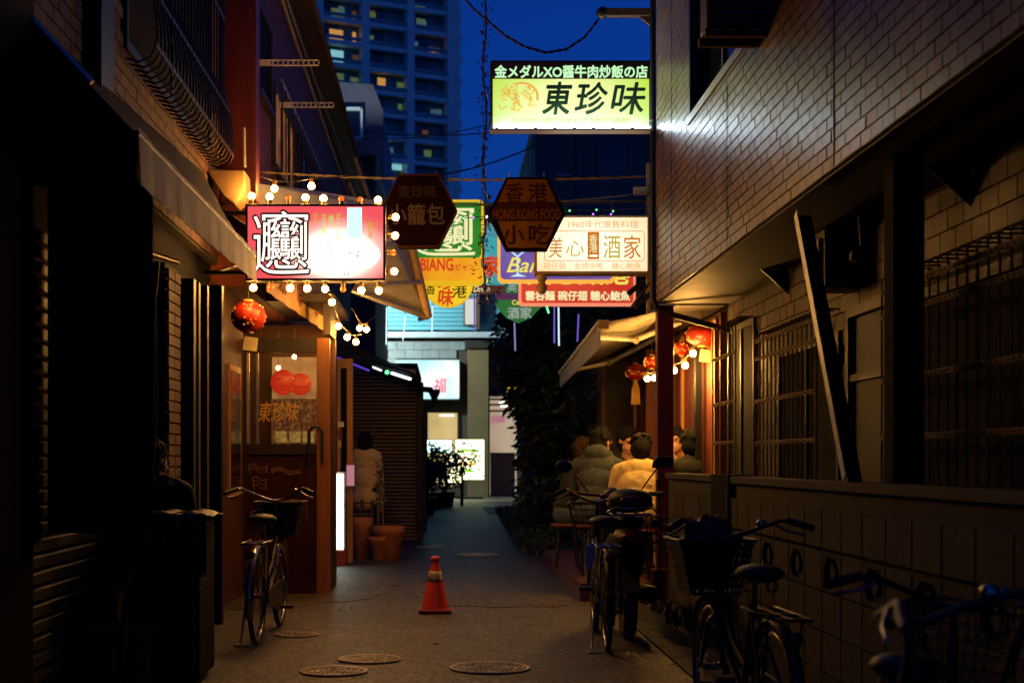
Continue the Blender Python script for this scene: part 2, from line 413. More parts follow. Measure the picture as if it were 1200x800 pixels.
# pale paving slabs where the alley meets the street
sl = thing('slab_paving', 'pale paving slabs set in the alley floor beside the hedge', 'paving', (1.9, 36.5, 0))
me = MB().box((0, 0, 0), (.42, .9, .03)).mesh('paver', 'slab_pave')
for i in range(4):
    for j in range(5): share('paver', me, (-.68 + i * .45, -2.4 + j * .94, .01), sl)

def manhole(px, py, w, label, seed):
    Y = F * H / (py - CY); X = gX(px, Y); r = w / F * Y / 2
    t = thing('manhole_cover', label, 'manhole cover', (X, Y, 0), seed * .4, 'round manhole covers in the alley')
    MB().lathe((0, 0, 0), [(0, .001), (r, .001), (r, .012), (r * .93, .012), (r * .92, .006), (0, .006)], 40).build('rim', 'iron', t, True)
    b = MB()
    for k, q in enumerate((.18, .36, .54, .72, .86)):
        n = int(6 + 40 * q)
        for i in range(n):
            w_ = 2 * math.pi * i / n; x, y = math.cos(w_) * r * q, math.sin(w_) * r * q
            b.box((x, y, .009), (r * .10, r * .62 / n * 6 * q, .008), Matrix.Rotation(w_, 3, 'Z'))
    b.build('tread_pattern', 'iron', t, True)
    MB().lathe((0, 0, 0), [(0, .0105), (r * .1, .0105), (r * .1, .006)], 12).build('boss', 'iron_dark', t, True)
for a in ((574, 783, 95, 'largest round iron manhole cover at the bottom middle of the alley', 1), (433, 773, 74, 'round iron manhole cover left of the big one, in front of the cone', 2),
          (391, 787, 80, 'round iron manhole cover lowest on the left, at the foot of the picture', 3), (348, 744, 52, 'small manhole cover beside the wheel of the bicycle on the left', 4),
          (504, 641, 34, 'far small manhole cover by the flower pots', 5), (560, 650, 50, 'far manhole cover in the middle of the alley beyond the cone', 6)): manhole(*a)

# ================================================================== tiles, bricks and blocks laid one by one
def lay(parent, name, X, y0, y1, z0, z1, L, h, gap, th, m, holes=(), face=-1, limit=300, half=True, massname='tile_field'):
    """courses of tiles on a wall that runs along the alley; the ones that show largest are objects, the rest one mesh"""
    cells = []; nz = int((z1 - z0) / (h + gap)); ny = int((y1 - y0) / (L + gap)) + 1
    for k in range(nz):
        z = z0 + (k + .5) * (h + gap)
        off = (L + gap) / 2 if (half and k % 2) else 0
        for j in range(-1, ny + 1):
            a = y0 + j * (L + gap) - off + gap / 2; b = a + L
            a = max(a, y0 + .002); b = min(b, y1 - .002)
            if b - a < .03: continue
            yc = (a + b) / 2
            if any(h0 < yc + .0 < h1 and h2 < z < h3 for h0, h1, h2, h3 in holes): continue
            px = CX + F * X / yc; py = CY - F * (z - H) / yc
            vis = -30 < px < 1230 and -30 < py < 830
            cells.append((0 if vis else 1, yc, z, b - a))
    cells.sort(key=lambda c: (c[0], c[1] if c[1] > 4 else 50))
    meshes = {}; rest = MB(); n = 0
    for v, yc, z, l in cells:
        j = random.uniform(-.0015, .0015)
        if n < limit and v == 0:
            q = round(l, 3)
            if q not in meshes: meshes[q] = MB().box((0, 0, 0), (th, q, h)).mesh(name, m)
            share(name, meshes[q], Vector((X + face * th / 2 + j, yc, z)) - origin(parent), parent); n += 1
        elif v == 0 or yc > 3.5: rest.box((X + face * th / 2 + j, yc, z), (th, l, h))
    if rest.v: rest.build(massname, m, parent, kind='stuff')

# ------------------------------------------------------------------ right: tiled upper storey that overhangs the ground floor
rb = thing('tiled_building', 'upper storey clad in glazed brown tiles, overhanging the wall on the right', 'building', (2.2, 8, 0))
XF = 1.83; ZS = 2.62; YE = 12.3
b = MB()
b.bb(XF, 6, 1.0, 8.35, ZS, 7.5); b.bb(XF, 6, 10.6, YE, ZS, 7.5); b.bb(XF, 6, 8.35, 10.6, ZS, 3.82); b.bb(XF, 6, 8.35, 10.6, 5.5, 7.5); b.bb(2.05, 6, 8.36, 10.59, 3.83, 5.49)
b.build('wall', 'grout', rb)
MB().bb(2.45, 6, 1.0, 18.5, 0, ZS - .003).build('ground_floor_wall', 'grout', rb)
MB().bb(XF + .01, 2.449, 1.0, YE - .01, ZS - .010, ZS - .003).build('soffit', 'soffit', rb)
lay(rb, 'tile', XF, 3.4, YE, ZS + .002, 6.3, .150, .057, .008, .008, 'tile_glazed', holes=((8.3, 10.64, 3.78, 5.5),), massname='tile_field')
for jy in (6.67, 9.2, 11.45): MB().bb(XF - .0105, XF + .001, jy - .005, jy + .005, ZS + .01, 3.70 if 8.3 < jy < 10.7 else 6.3).build('expansion_joint', 'black_matte', rb)
w = MB()
w.bb(XF - .02, XF + .05, 8.3, 10.66, 3.76, 3.82).build('window_sill', 'grey_steel', rb)
w = MB(); w.bb(XF - .012, XF + .2, 10.585, 10.65, 3.822, 5.5); w.bb(1.93, 1.97, 9.9, 9.94, 3.83, 5.5); w.bb(1.93, 1.97, 9.1, 9.14, 3.83, 5.5)
w.bb(1.90, 1.98, 8.4, 10.58, 3.822, 3.87)
fr = w.build('window_frame', 'dark_steel', rb)
MB().bb(1.95, 1.955, 8.4, 10.58, 3.87, 5.5).build('pane', 'glass_dark', fr)
# ground floor tiles
WA = (8.0, 9.9, 1.0, 2.2); WB = (5.9, 7.25, .9, 2.3)
W1 = (8.75, 10.35, 0.9, 2.05)       # first grilled window after the brace
W2 = (4.3, 7.35, .8, 2.12)       # big grilled window near the camera
D1 = (7.72, 8.45, 0, 2.12)
W3 = (11.15, 12.2, .9, 2.38)
lay(rb, 'brick', 2.45, 4.6, YE, 0.9, ZS - .01, .20, .095, .010, .010, 'tile_matte', holes=(W1, W2, D1, W3, (3, 4.6, 0, 3)), massname='brick_field')
def recess(y0, y1, z0, z1, nm='window_frame'):
    f = MB()
    f.bb(2.415, 2.45, y0, y0 + .05, z0, z1); f.bb(2.415, 2.45, y1 - .05, y1, z0, z1); f.bb(2.415, 2.45, y0 + .05, y1 - .05, z1 - .05, z1); f.bb(2.415, 2.45, y0 + .05, y1 - .05, z0, z0 + .05)
    f.bb(2.42, 2.448, (y0 + y1) / 2 - .025, (y0 + y1) / 2 + .025, z0 + .05, z1 - .05)
    fo = f.build(nm, 'dark_steel', rb); MB().bb(2.432, 2.447, y0 + .05, y1 - .05, z0 + .05, z1 - .05).build('pane', 'pane_matte', fo)
    return fo
for q in (W1, W2, W3): recess(*q)
d = MB().bb(2.43, 2.449, D1[0], D1[1], 0, 2.1).build('door', 'grey_steel' if False else 'meter_grey', rb)
dd = MB(); dd.bb(2.39, 2.452, D1[1], D1[1] + .06, 0, 2.16); dd.bb(2.39, 2.452, D1[0] - .06, D1[0], 0, 2.16); dd.bb(2.39, 2.452, D1[0], D1[1], 2.1, 2.16); dd.bb(2.40, 2.452, D1[0], D1[1], 1.72, 1.76)
dd.build('door_frame', 'wood_dark', rb)
# window guards: bars, rails
def guard(y0, y1, z0, z1, rails, pitch, lbl):
    X0 = 2.27
    g = thing('window_guard', lbl, 'window grille', (X0, (y0 + y1) / 2, z0), 0, 'steel window guards on the ground floor')
    bar = MB().tube([(.14, 0, z1 - z0), (.02, 0, z1 - z0), (0, 0, z1 - z0 - .02), (0, 0, .02), (.02, 0, 0), (.14, 0, 0)], .0055, 6).mesh('bar', 'rust')
    n = int((y1 - y0) / pitch)
    for i in range(n + 1): share('bar', bar, (0, -(y1 - y0) / 2 + (y1 - y0) * i / n, 0), g)
    for z in rails:
        r_ = MB().box((X0 - .004, (y0 + y1) / 2, z), (.012, y1 - y0, .028))
        k = int((y1 - y0) / .06)
        for i in range(k): r_.box((X0 - .012, y0 + .03 + i * .06, z), (.006, .018, .012))
        r_.build('rail', 'rust', g)
guard(W1[0] - .05, W1[1] + .05, W1[2], 2.18, (2.12, 1.99, 1.68, 1.38), .115, 'rusty bar guard over the window behind the diagonal brace')
guard(W2[0] - .05, W2[1] + .05, W2[2] + .05, 2.20, (2.12, 1.99, 1.66, 1.37), .12, 'biggest rusty bar guard, nearest window on the right edge')
guard(W3[0] - .02, W3[1] - .12, W3[2], W3[3], (2.1, 1.72, 1.40), .115, 'narrow bar guard on the last window before the red post')
# steel post, brace, gussets
MB().bb(2.0, 2.14, 6.35, 6.49, 1.14, ZS - .012).build('column', 'black_matte', rb, bevel=.004)
p0 = Vector((1.89, 7.62, 2.56)); p1 = Vector((1.90, 6.72, 1.15))
dv = (p1 - p0); L_ = dv.length; rot = dv.to_track_quat('Z', 'Y').to_matrix()
ROTB = -35
mid_ = (p0 + p1) / 2
br = MB().box(mid_ + Vector((-.004, .035, .02)), (.008, .06, L_), rot, 0).box(mid_ + Vector((.035, -.006, 0)), (.065, .008, L_), rot, 1)  # lighting put in by colour: lit flange grey, shaded flange black
tag(br.build('diagonal_brace', ['grey_steel', 'black_matte']), 'long grey steel angle brace leaning from the overhang to the block wall', 'steel brace')
for yy, xx in ((6.6, 2.22), (10.1, 2.22), (8.2, 2.22)):
    MB().prism([(2.44, yy, ZS - .012), (2.24, yy, ZS - .012), (2.44, yy, ZS - .19)], (0, .012, 0)).build('gusset', 'dark_steel', rb)
# boxed unit with a lamp glass under the overhang
X_, Y_ = gX(965, 8.9), 8.9
mb_ = thing('meter_box', 'dark metal utility box under the overhang beside the brace', 'utility box', (2.36, 8.9, 1.9))
MB().bb(2.20, 2.436, 8.25, 8.55, 2.255, 2.60).build('casing', 'meter_grey', mb_, bevel=.006)
MB().bb(2.175, 2.198, 8.3, 8.34, 2.26, 2.55).build('conduit', 'tag_paper', mb_)
sl_ = thing('security_lamp', 'small unlit round spotlight beneath the overhang', 'spotlight', at(1000, 303, 7.85))
MB().lathe((0, 0, 0), [(.0, .0), (.028, .0), (.04, .03), (.045, .07), (.036, .075)], 16).build('lamp_housing', 'black_paint', sl_, True)
sl_.children[0].rotation_euler = (R(65), R(35), 0)
MB().ell(at(1006, 302, 7.8), (.028, .02, .028)).build('lens', 'chrome', sl_)
MB().tube([at(1006, 302, 7.85) + Vector((.03, .03, .02)), (2.30, 7.9, ZS - .012)], .01).build('bracket', 'black_paint', sl_)
# downpipe at the corner
dp = thing('downpipe', 'black rainwater pipe down the corner of the tiled building', 'drainpipe', (1.80, 12.34, 0))
MB().tube([(1.80, 12.34, 8), (1.80, 12.34, 2.66), (1.83, 12.32, 2.57), (1.9, 12.3, 2.53), (2.42, 12.1, 2.36)], .026, 8).build('pipe', 'black_paint', dp)
for z in (3.1, 4.2, 5.3):
    MB().torus((1.80, 12.34, z), .030, .006, 'z', 14, 5).build('clamp', 'dark_steel', dp)
# air conditioner
ac = thing('air_conditioner', 'dark air conditioner unit hung high on the tiled wall', 'air conditioner', (1.68, 8.6, 3.74))
MB().bb(1.48, 1.90, 8.05, 8.27, 3.70, 4.38).build('casing', 'meter_grey', ac, bevel=.012)
g = MB()
for i in range(12): g.bb(1.50, 1.81, 8.040, 8.047, 3.76 + i * .05, 3.775 + i * .05)
g.build('grille', 'black_matte', ac)
fb = MB(); fb.bb(1.47, 1.83, 8.04, 8.08, 3.65, 3.697); fb.bb(1.47, 1.83, 8.24, 8.28, 3.65, 3.697); fb.build('bracket', 'rust', ac)
MB().bb(1.56, 1.60, 8.035, 8.039, 3.66, 3.685).bb(1.66, 1.71, 8.035, 8.039, 3.66, 3.685).build('slot', 'black_matte', ac)

# ------------------------------------------------------------------ right: low concrete block wall
bw = thing('block_wall', 'low concrete block wall with openwork blocks along the right side', 'wall', (1.95, 9, 0))
XB = 1.885; YB1 = 12.12
MB().bb(XB + .018, 2.0, 3.5, YB1, 0, 1.10).build('core', 'block_dark', bw)
MB().bb(XB - .015, 2.03, 3.5, YB1 + .01, 1.105, 1.15).build('coping', 'concrete', bw, bevel=.004)
n = 0; bl = {}
flat = MB().box((0, 0, 0), (.05, .322, .190)).mesh('block', 'concrete_block')
flut = MB()
for i in range(4): flut.box((0, -.122 + i * .0815, 0), (.05, .068, .190))
flut = flut.mesh('block', 'concrete_block')
op = MB(); W_, H_ = .322, .190
for s_ in (-1, 1): op.box((0, s_ * (W_ / 2 - .012), 0), (.05, .024, H_)); op.box((0, 0, s_ * (H_ / 2 - .011)), (.05, W_ - .048, .022))
for sy in (-1, 1):
    for sz in (-1, 1): op.prism([(-.025, sy * .143, sz * .086), (-.025, sy * .06, sz * .086), (-.025, sy * .143, sz * .02)], (.05, 0, 0))
op.prism([(-.02, 0, .055), (-.02, .05, 0), (-.02, 0, -.055), (-.02, -.05, 0)], (.04, 0, 0))
op = op.mesh('openwork_block', 'concrete_block')
j = 0; y = 4.0
cols = []
while y + .34 <= YB1: cols.append(y); y += .342
for j, y in enumerate(cols):
    for k in range(5):
        z = .105 + k * .2 + (.0 if k < 4 else .0)
        if y > 10.95 and k == 4 and False: continue
        openw = (k == 3 and j % 2 == 0 and y < 9.6) or (k == 1 and j % 2 == 1 and y < 6)
        me = op if openw else (flut if (k + 0) and j % 3 == 0 and y > 9 else flat)
        share('openwork_block' if openw else 'block', me, Vector((XB + .012 + random.uniform(-.001, .001), y + .17, z + (.01 if k == 4 else 0))) - origin(bw), bw)
MB().bb(XB - .03, 2.02, 9.35, 9.95, 0, 1.16).build('pier', 'black_matte', bw)
# weeds at its foot
wd = MB()
for i in range(420):
    y = random.uniform(8.3, 12.0); x = XB - .05 - abs(random.gauss(0, .05)); hh = random.uniform(.04, .20) * (1.3 if y < 10.5 else .7)
    a = random.uniform(0, 6.28); dx, dy = math.cos(a), math.sin(a); w_ = random.uniform(.006, .014); t_ = hh * .5
    p = Vector((x, y, 0)); q = p + Vector((dx * t_ * .5, dy * t_ * .5, hh * .7)); e = p + Vector((dx * t_, dy * t_, hh)); s_ = Vector((-dy, dx, 0)) * w_
    wd.add([p - s_ * .5, p + s_ * .5, q + s_, q - s_, e], [(0, 1, 2, 3), (3, 2, 4)])
o = wd.build('weeds', 'leaf'); tag(o, 'low green weeds growing at the foot of the block wall', 'weeds'); o['kind'] = 'stuff'

lt_ = MB(); rn = random.Random(31)
for i in range(130):
    side = rn.random() < .7; x = (1.35 + rn.gauss(0, .22)) if side else rn.uniform(-1.3, 1.2); y = rn.uniform(8.2, 19); a = rn.uniform(0, 6.28); l = rn.uniform(.012, .035); d = Vector((math.cos(a), math.sin(a), 0)); q = Vector((-d.y, d.x, 0)) * l * .35; p = Vector((x, y, .006))
    lt_.add([p - d * l, p + q + Vector((0, 0, rn.uniform(.002, .012))), p + d * l, p - q + Vector((0, 0, rn.uniform(.0, .008)))], [(0, 1, 2, 3)])
o = lt_.build('fallen_litter', 'cable_tan'); tag(o, 'scattered dry leaves and scraps on the alley floor', 'litter'); o['kind'] = 'stuff'

# ================================================================== LEFT: brick upper storey
lb = thing('brick_building', 'dark brick building on the left with a barred upper window', 'building', (-2.5, 9, 0))
XL = -1.92
MB().bb(-7, XL, 1.0, 12.0, 2.9, 9).build('wall', 'grout', lb)
MB().bb(-7, XL - .06, 1.0, 12.0, 0, 2.897).build('ground_floor_wall', 'black_matte', lb)
GY0, GY1 = 8.45, 11.5
lay(lb, 'brick', XL, 5.6, 12.0, 2.92, 6.6, .21, .068, .010, .012, 'brick_old', holes=((GY0 - .05, GY1 + .05, 3.72, 5.9), (7.55, 7.95, 3.3, 7)), face=1, massname='brick_field')
wf = MB(); wf.bb(XL, XL + .03, GY0, GY1, 3.70, 3.76); wf.bb(XL, XL + .03, GY0, GY0 + .05, 3.76, 5.9); wf.bb(XL, XL + .03, GY1 - .05, GY1, 3.76, 5.9); wf.bb(XL, XL + .02, 9.9, 9.96, 3.76, 5.9)
w_ = wf.build('window_frame', 'dark_steel', lb)
MB().bb(XL + .002, XL + .008, GY0 + .05, GY1 - .05, 3.76, 5.9).build('pane', 'pane_matte', w_)
g = thing('balcony_guard', 'belly-curved black bar guard over the upper window on the left', 'window grille', (XL, 10, 3.62))
bar = MB().tube([(.02, 0, .02), (.10, 0, .0), (.17, 0, .03), (.205, 0, .10), (.21, 0, .2), (.18, 0, .42), (.13, 0, .62), (.13, 0, 2.2), (.02, 0, 2.25)], .007, 6).mesh('bar', 'dark_steel')
nb = 26
for i in range(nb): share('bar', bar, (0, GY0 - 10 + (GY1 - GY0) * i / (nb - 1), 0), g)
for x, z in ((.20, .10), (.17, .45), (.13, 1.2), (.13, 2.0)):
    MB().box((x, (GY0 + GY1) / 2 - 10, z), (.012, GY1 - GY0 + .06, .03)).build('rail', 'dark_steel', g, True)
MB().bb(XL, XL + .07, 7.55, 7.95, 3.2, 8).build('pilaster', 'black_paint', lb)
MB().tube([(XL + .1, 7.45, 3.15), (XL + .1, 7.45, 8)], .022, 8).build('downpipe', 'dark_steel', lb)
for z in (3.9, 4.9): MB().torus((XL + .1, 7.45, z), .026, .006, 'z', 12, 5).build('clamp', 'dark_steel', lb)
# near dark jamb on the very left
MB().bb(-2.3, -1.86, 5.6, 6.42, 0, 7).build('corner_column', 'black_matte', lb)
# slatted shutter at ground level
sh = thing('roller_shutter', 'dark roller shutter down at the left edge behind the bins', 'shutter', (-1.93, 7.2, 0))
me = MB().prism([(0, 0, 0), (.022, 0, .012), (.022, 0, .06), (0, 0, .072)], (0, 1.7, 0)).mesh('slat', 'black_paint')
for i in range(30): share('slat', me, (-.03, -.75, .03 + i * .078), sh)
MB().bb(-1.975, -1.90, 8.16, 8.24, 0, 2.45).build('guide_rail', 'dark_steel', sh)

# orange lit pilaster and the red building beyond
rd = thing('red_building', 'dark red building on the left with small upper windows and deep eaves', 'building', (-3, 17, 0))
XR = -1.70
MB().bb(-7, XR, 12.25, 25.6, 2.75, 6.1).build('wall', 'red_wall', rd)
MB().bb(-1.90, -1.60, 12.02, 12.24, 3.45, 8.5).build('pilaster', 'red_wood', rd, bevel=.006)
MB().bb(-7, -1.42, 12.26, 26, 6.103, 6.2).build('eaves', 'wood_brown', rd)
MB().tube([(-1.40, 12.3, 6.1), (-1.40, 26, 6.1)], .035, 8).build('gutter', 'rust', rd)
def rwin(y0, y1, z0, z1, pane):
    f = MB(); t = .05
    f.bb(XR, XR + .04, y0, y1, z1 - t, z1); f.bb(XR, XR + .06, y0, y1, z0, z0 + t); f.bb(XR, XR + .04, y0, y0 + t, z0 + t, z1 - t); f.bb(XR, XR + .04, y1 - t, y1, z0 + t, z1 - t)
    n = max(1, int((y1 - y0) / .6))
    for i in range(1, n): f.bb(XR + .001, XR + .03, y0 + (y1 - y0) * i / n - .02, y0 + (y1 - y0) * i / n + .02, z0 + t, z1 - t)
    fo = f.build('window_frame', 'dark_steel', rd); MB().bb(XR + .002, XR + .012, y0 + t, y1 - t, z0 + t, z1 - t).build('pane', pane, fo)
emat('curtain_lit', (.30, .11, .015), .9, (.10, .030, .006), 5)
rwin(12.7, 13.7, 4.55, 5.4, 'pane_matte'); rwin(13.9, 15.9, 4.1, 4.95, 'curtain_lit'); rwin(16.1, 18.6, 4.1, 4.95, 'glass_dark'); rwin(19.6, 21.6, 4.2, 5.0, 'glass_dark')
for i in range(14): # iron guard bars
    MB().tube([(XR + .10, 13.95 + i * .33, 4.05), (XR + .10, 13.95 + i * .33, 4.98)], .008, 5).build('window_bar', 'dark_steel', rd)
rl = MB(); rl.bb(XR + .09, XR + .11, 13.9, 18.3, 4.05, 4.07); rl.bb(XR + .09, XR + .11, 13.9, 18.3, 4.96, 4.98); rl.build('guard_rail', 'aluminium', rd)
def pole_bracket(Y, z, label):
    t = thing('laundry_bracket', label, 'bracket', (XR, Y, z), 0, 'laundry pole brackets on the red wall')
    b = MB(); b.box((.02, 0, .02), (.03, .03, .16)); b.box((.09, 0, 0), (.14, .016, .055)); b.build('plate', 'white_metal', t, True)
    a = MB(); L0, L1 = .16, .58
    a.box(((L0 + L1) / 2, 0, .022), (L1 - L0, .016, .010)); a.box(((L0 + L1) / 2, 0, -.022), (L1 - L0, .016, .010))
    for k in range(5):
        x = .20 + k * .09; a.torus((x, 0, 0), .023, .008, 'y', 16, 5)
    a.build('arm', 'white_metal', t, True)
pole_bracket(12.55, 4.76, 'upper white pierced laundry pole bracket on the red wall')
pole_bracket(14.2, 4.80, 'lower, farther white laundry pole bracket, over the curtained window')
# rounded beige duct end under the eaves of the first awning
vb = thing('vent_hood', 'beige rounded vent hood on the left wall next to the first awning', 'vent hood', (-1.78, 11.4, 3.3))
pr = [gX(241, 11.4), gX(286, 11.4)]
pts = [at(241, 198, 11.4), at(286, 199, 11.4), at(287, 218, 11.4), at(283, 231, 11.4), at(274, 239, 11.4), at(262, 230, 11.4)]
MB().prism(pts, (0, .35, 0)).build('hood', 'fabric_tan', vb, bevel=.01)
MB().tube([at(286, 150, 11.5), at(287, 196, 11.5)], .012, 8).build('insulator', 'white_metal', vb)

# ------------------------------------------------------------------ the first awning (nearest, dark, with a lit valance)
aw = thing('shop_awning', 'big worn awning nearest the camera on the left, its valance lit pale', 'awning', (-1.7, 8.4, 2.5))
Y0, Y1 = 6.45, 10.45
def awq(u, v):   # u along the alley, v from wall to lip
    y = Y0 + (Y1 - Y0) * u; xw = -1.9 + .12 * u; xl = -1.40
    zw = 3.27 + .10 * u; zl = 2.74 + .02 * u
    sag = -.05 * math.sin(math.pi * v) + .012 * math.sin(u * 30) * v
    return (xw + (xl - xw) * v, y, zw + (zl - zw) * v + sag)
MB().sheet([[awq(u / 20, v / 8) for v in range(9)] for u in range(21)], .006).build('canopy', 'black_matte', aw)
vs = []
N = 60
v = MB(); pts = []
for i in range(N + 1):
    u = i / N; y = Y0 + (Y1 - Y0) * u; wob = .003 * math.sin(u * 55) + .002 * math.sin(u * 131 + 1)
    zt = 2.76 + .02 * u + .004 * math.sin(u * 40); zb = 2.50 + .055 * u + .004 * math.sin(u * 90)
    pts.append([(-1.392 + wob * .3, y, zt), (-1.385 + wob, y, zt * .45 + zb * .55), (-1.382 + wob * 1.2, y, zb)])
vv = [Vector(p) for r_ in pts for p in r_]; n3 = len(vv); fs = []
for i in range(N):
    for k in range(2):
        a = i * 3 + k; fs.append((a, a + 1, a + 4, a + 3)); fs.append(tuple(n3 + q for q in (a + 3, a + 4, a + 1, a)))
v.add(vv + [p + Vector((-.004, 0, 0)) for p in vv], fs, 0, True)
v.build('valance', 'fabric_awning', aw)
MB().prism([(-1.90, Y0, 3.26), (-1.40, Y0, 2.73), (-1.40, Y0, 2.50), (-1.90, Y0, 2.50)], (0, .006, 0)).build('side_panel', 'fabric_dark', aw)
MB().tube([(-1.905, Y0 - .01, 3.285), (-1.60, Y0 - .01, 2.96)], .013, 8).build('frame_edge', 'aluminium', aw)
MB().tube([(-1.40, Y0, 2.735), (-1.40, Y1, 2.755)], .014, 8).build('front_bar', 'dark_steel', aw)
MB().tube([at(144, 287, 8.0), at(208, 307, 8.9)], .018, 10).build('arm', 'aluminium', aw)
MB().tube([at(166, 292, 8.3), at(166, 303, 8.3)], .02, 8).build('arm_joint', 'dark_steel', aw)
tg = MB().box(at(188, 317, 8.6), (.07, .004, .035)).build('hanging_label', 'tag_paper'); tag(tg, 'small pale card hanging under the metal arm of the first awning', 'card')
# added dark side curtain that keeps this corner near black
cu = MB(); g_ = []
cpts = []
for i in range(25):
    x = -1.93 + i * .021; cpts.append((x, 6.9 + .03 * math.sin(i * 1.4)))
for i in range(24):
    (a, c), (d_, e) = cpts[i], cpts[i + 1]
    cu.add([(a, c, .9), (d_, e, .9), (d_, e, 2.6), (a, c, 2.6), (a, c + .01, .9), (d_, e + .01, .9), (d_, e + .01, 2.6), (a, c + .01, 2.6)], [(0, 1, 2, 3), (7, 6, 5, 4), (0, 4, 5, 1)], 0, True)
tag(cu.build('tarpaulin', 'fabric_dark'), 'black tarpaulin added under the nearest awning to keep the corner dark', 'tarpaulin')
# folded parasol
pa = thing('folded_parasol', 'closed dark parasol leaning by the tarpaulin at the left', 'parasol', (-1.62, 7.4, 0))
MB().tube([(-1.70, 7.4, .1), (-1.52, 7.5, 2.3)], .016, 8).build('pole', 'dark_steel', pa)
cp = MB()
for i in range(9):
    w = 2 * math.pi * i / 9; d_ = Vector((math.cos(w), math.sin(w), 0))
    a = Vector((-1.53, 7.49, 2.25)); c = Vector((-1.645, 7.44, .85))
    cp.tube([a, a.lerp(c, .5) + d_ * .05, c + d_ * .08], [.008, .03, .022], 6)
cp.build('canopy', 'fabric_dark', pa)

# brick pier by the shop, boards and posts
pier = thing('brick_pier', 'narrow lit brick pier between the dark posts on the left', 'pier', (-1.92, 9.9, 0))
MB().bb(-1.985, -1.905, 9.66, 10.10, 0, 2.6).build('core', 'grout', pier)
me = MB().box((0, 0, 0), (.03, .205, .064)).mesh('brick', 'brick_old')
for i in range(34):
    for j in range(2): share('brick', me, Vector((-1.894 + random.uniform(-.002, .002), 9.775 + j * .215, .04 + i * .0755)) - origin(pier), pier)
def post(px0, px1, Y, dep, z1, m, label, nm='timber_post'):
    o = MB().bb(gX(px0, Y), gX(px1, Y), Y, Y + dep, 0, z1).build(nm, m, bevel=.004); tag(o, label, 'post'); return o
post(209, 227, 10.2, .1, 2.56, 'black_paint', 'wide black post directly right of the lit brick pier')
post(228, 233, 10.4, .08, 2.56, 'wood_brown', 'thin brown timber post, first of the pair right of the black post')
post(235, 243, 10.6, .08, 2.56, 'wood_brown', 'brown timber post with a lit edge, second of the pair')
post(245, 260, 10.9, .1, 2.6, 'black_paint', 'black post in front of the brown porch side wall')

# ------------------------------------------------------------------ the restaurant porch
po = thing('restaurant_porch', 'timber porch of the left restaurant with a glazed front and red lower panel', 'porch', (-1.6, 13.4, 0))
YP = 13.4
def B(px0, px1, py0, py1, Y=YP, dep=.07): return MB().bb(gX(px0, Y), gX(px1, Y), Y, Y + dep, gZ(py1, Y), gZ(py0, Y))
MB().bb(-2.10, -1.905, 11.9, YP, 0, 2.75).build('side_wall', 'wood_brown', po)
sf = MB().bb(-1.904, -1.88, 12.4, 13.1, .95, 2.1).build('window_frame', 'wood_warm', po); MB().bb(-1.879, -1.875, 12.46, 13.04, 1.0, 2.05).build('pane', 'glass_dark', sf)
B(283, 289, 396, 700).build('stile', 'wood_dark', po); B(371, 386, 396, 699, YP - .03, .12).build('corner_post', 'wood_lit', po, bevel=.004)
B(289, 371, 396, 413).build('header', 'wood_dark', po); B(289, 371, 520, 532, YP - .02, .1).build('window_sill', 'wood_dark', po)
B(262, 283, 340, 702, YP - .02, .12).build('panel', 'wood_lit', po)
lp = B(289, 371, 532, 700, YP + .01, .05).build('lower_panel', 'red_panel', po)
B(289, 371, 413, 520, YP + .03, .008).build('window_pane', 'glass', po)
B(289, 292, 413, 520, YP + .01, .05).build('bead', 'aluminium', po); B(300, 303, 413, 520, YP + .05, .03).build('mullion', 'aluminium', po)
# gold drawing on the red lower panel
gd = MB()
for (x0, y0, w, h_) in ((291, 545, 22, 9), (318, 549, 34, 6), (296, 560, 16, 14), (294, 600, 20, 18), (330, 585, 30, 24)):
    for k in range(3):
        a = at(x0, y0 + k * h_ / 3, YP); c = at(x0 + w, y0 + k * h_ / 3 + 1.5, YP)
        gd.tube([a + Vector((0, 0, 0)), a.lerp(c, .3) + Vector((0, 0, .02)), a.lerp(c, .6) - Vector((0, 0, .015)), c], .004, 4)
    gd.tube([at(x0, y0, YP), at(x0 + 2, y0 + h_, YP)], .004, 4); gd.tube([at(x0 + w, y0, YP), at(x0 + w - 1, y0 + h_, YP)], .004, 4)
gd.build('gold_drawing', 'panel_gold', lp)
ptext('東珍味', 302, 350, 471, 494, YP + .024, 'gold', po, shear=.25, bold=.012)
# door handle and right-hand face of the porch
MB().tube([at(362, 541, YP - .08), at(362, 506, YP - .1), at(366, 500, YP - .1), at(374, 500, YP - .1), at(378, 506, YP - .1), at(378, 541, YP - .08)], .016, 8).build('door_handle', 'plastic_black', po)
MB().bb(-1.15, -1.10, YP + .1, 14.1, 0, .9).build('side_panel', 'wood_dark', po)
for y in (14.1,): MB().bb(-1.16, -1.09, y, y + .08, 0, 2.7).build('stile', 'wood_brown', po)
MB().bb(-1.135, -1.125, YP + .1, 14.1, .9, 2.4).build('side_pane', 'glass', po)
MB().bb(-1.16, -1.09, YP + .1, 14.2, 2.45, 2.75).build('header', 'wood_dark', po)
MB().bb(-2.2, -1.05, YP + .05, 15.4, 2.76, 2.83).build('roof', 'wood_dark', po)
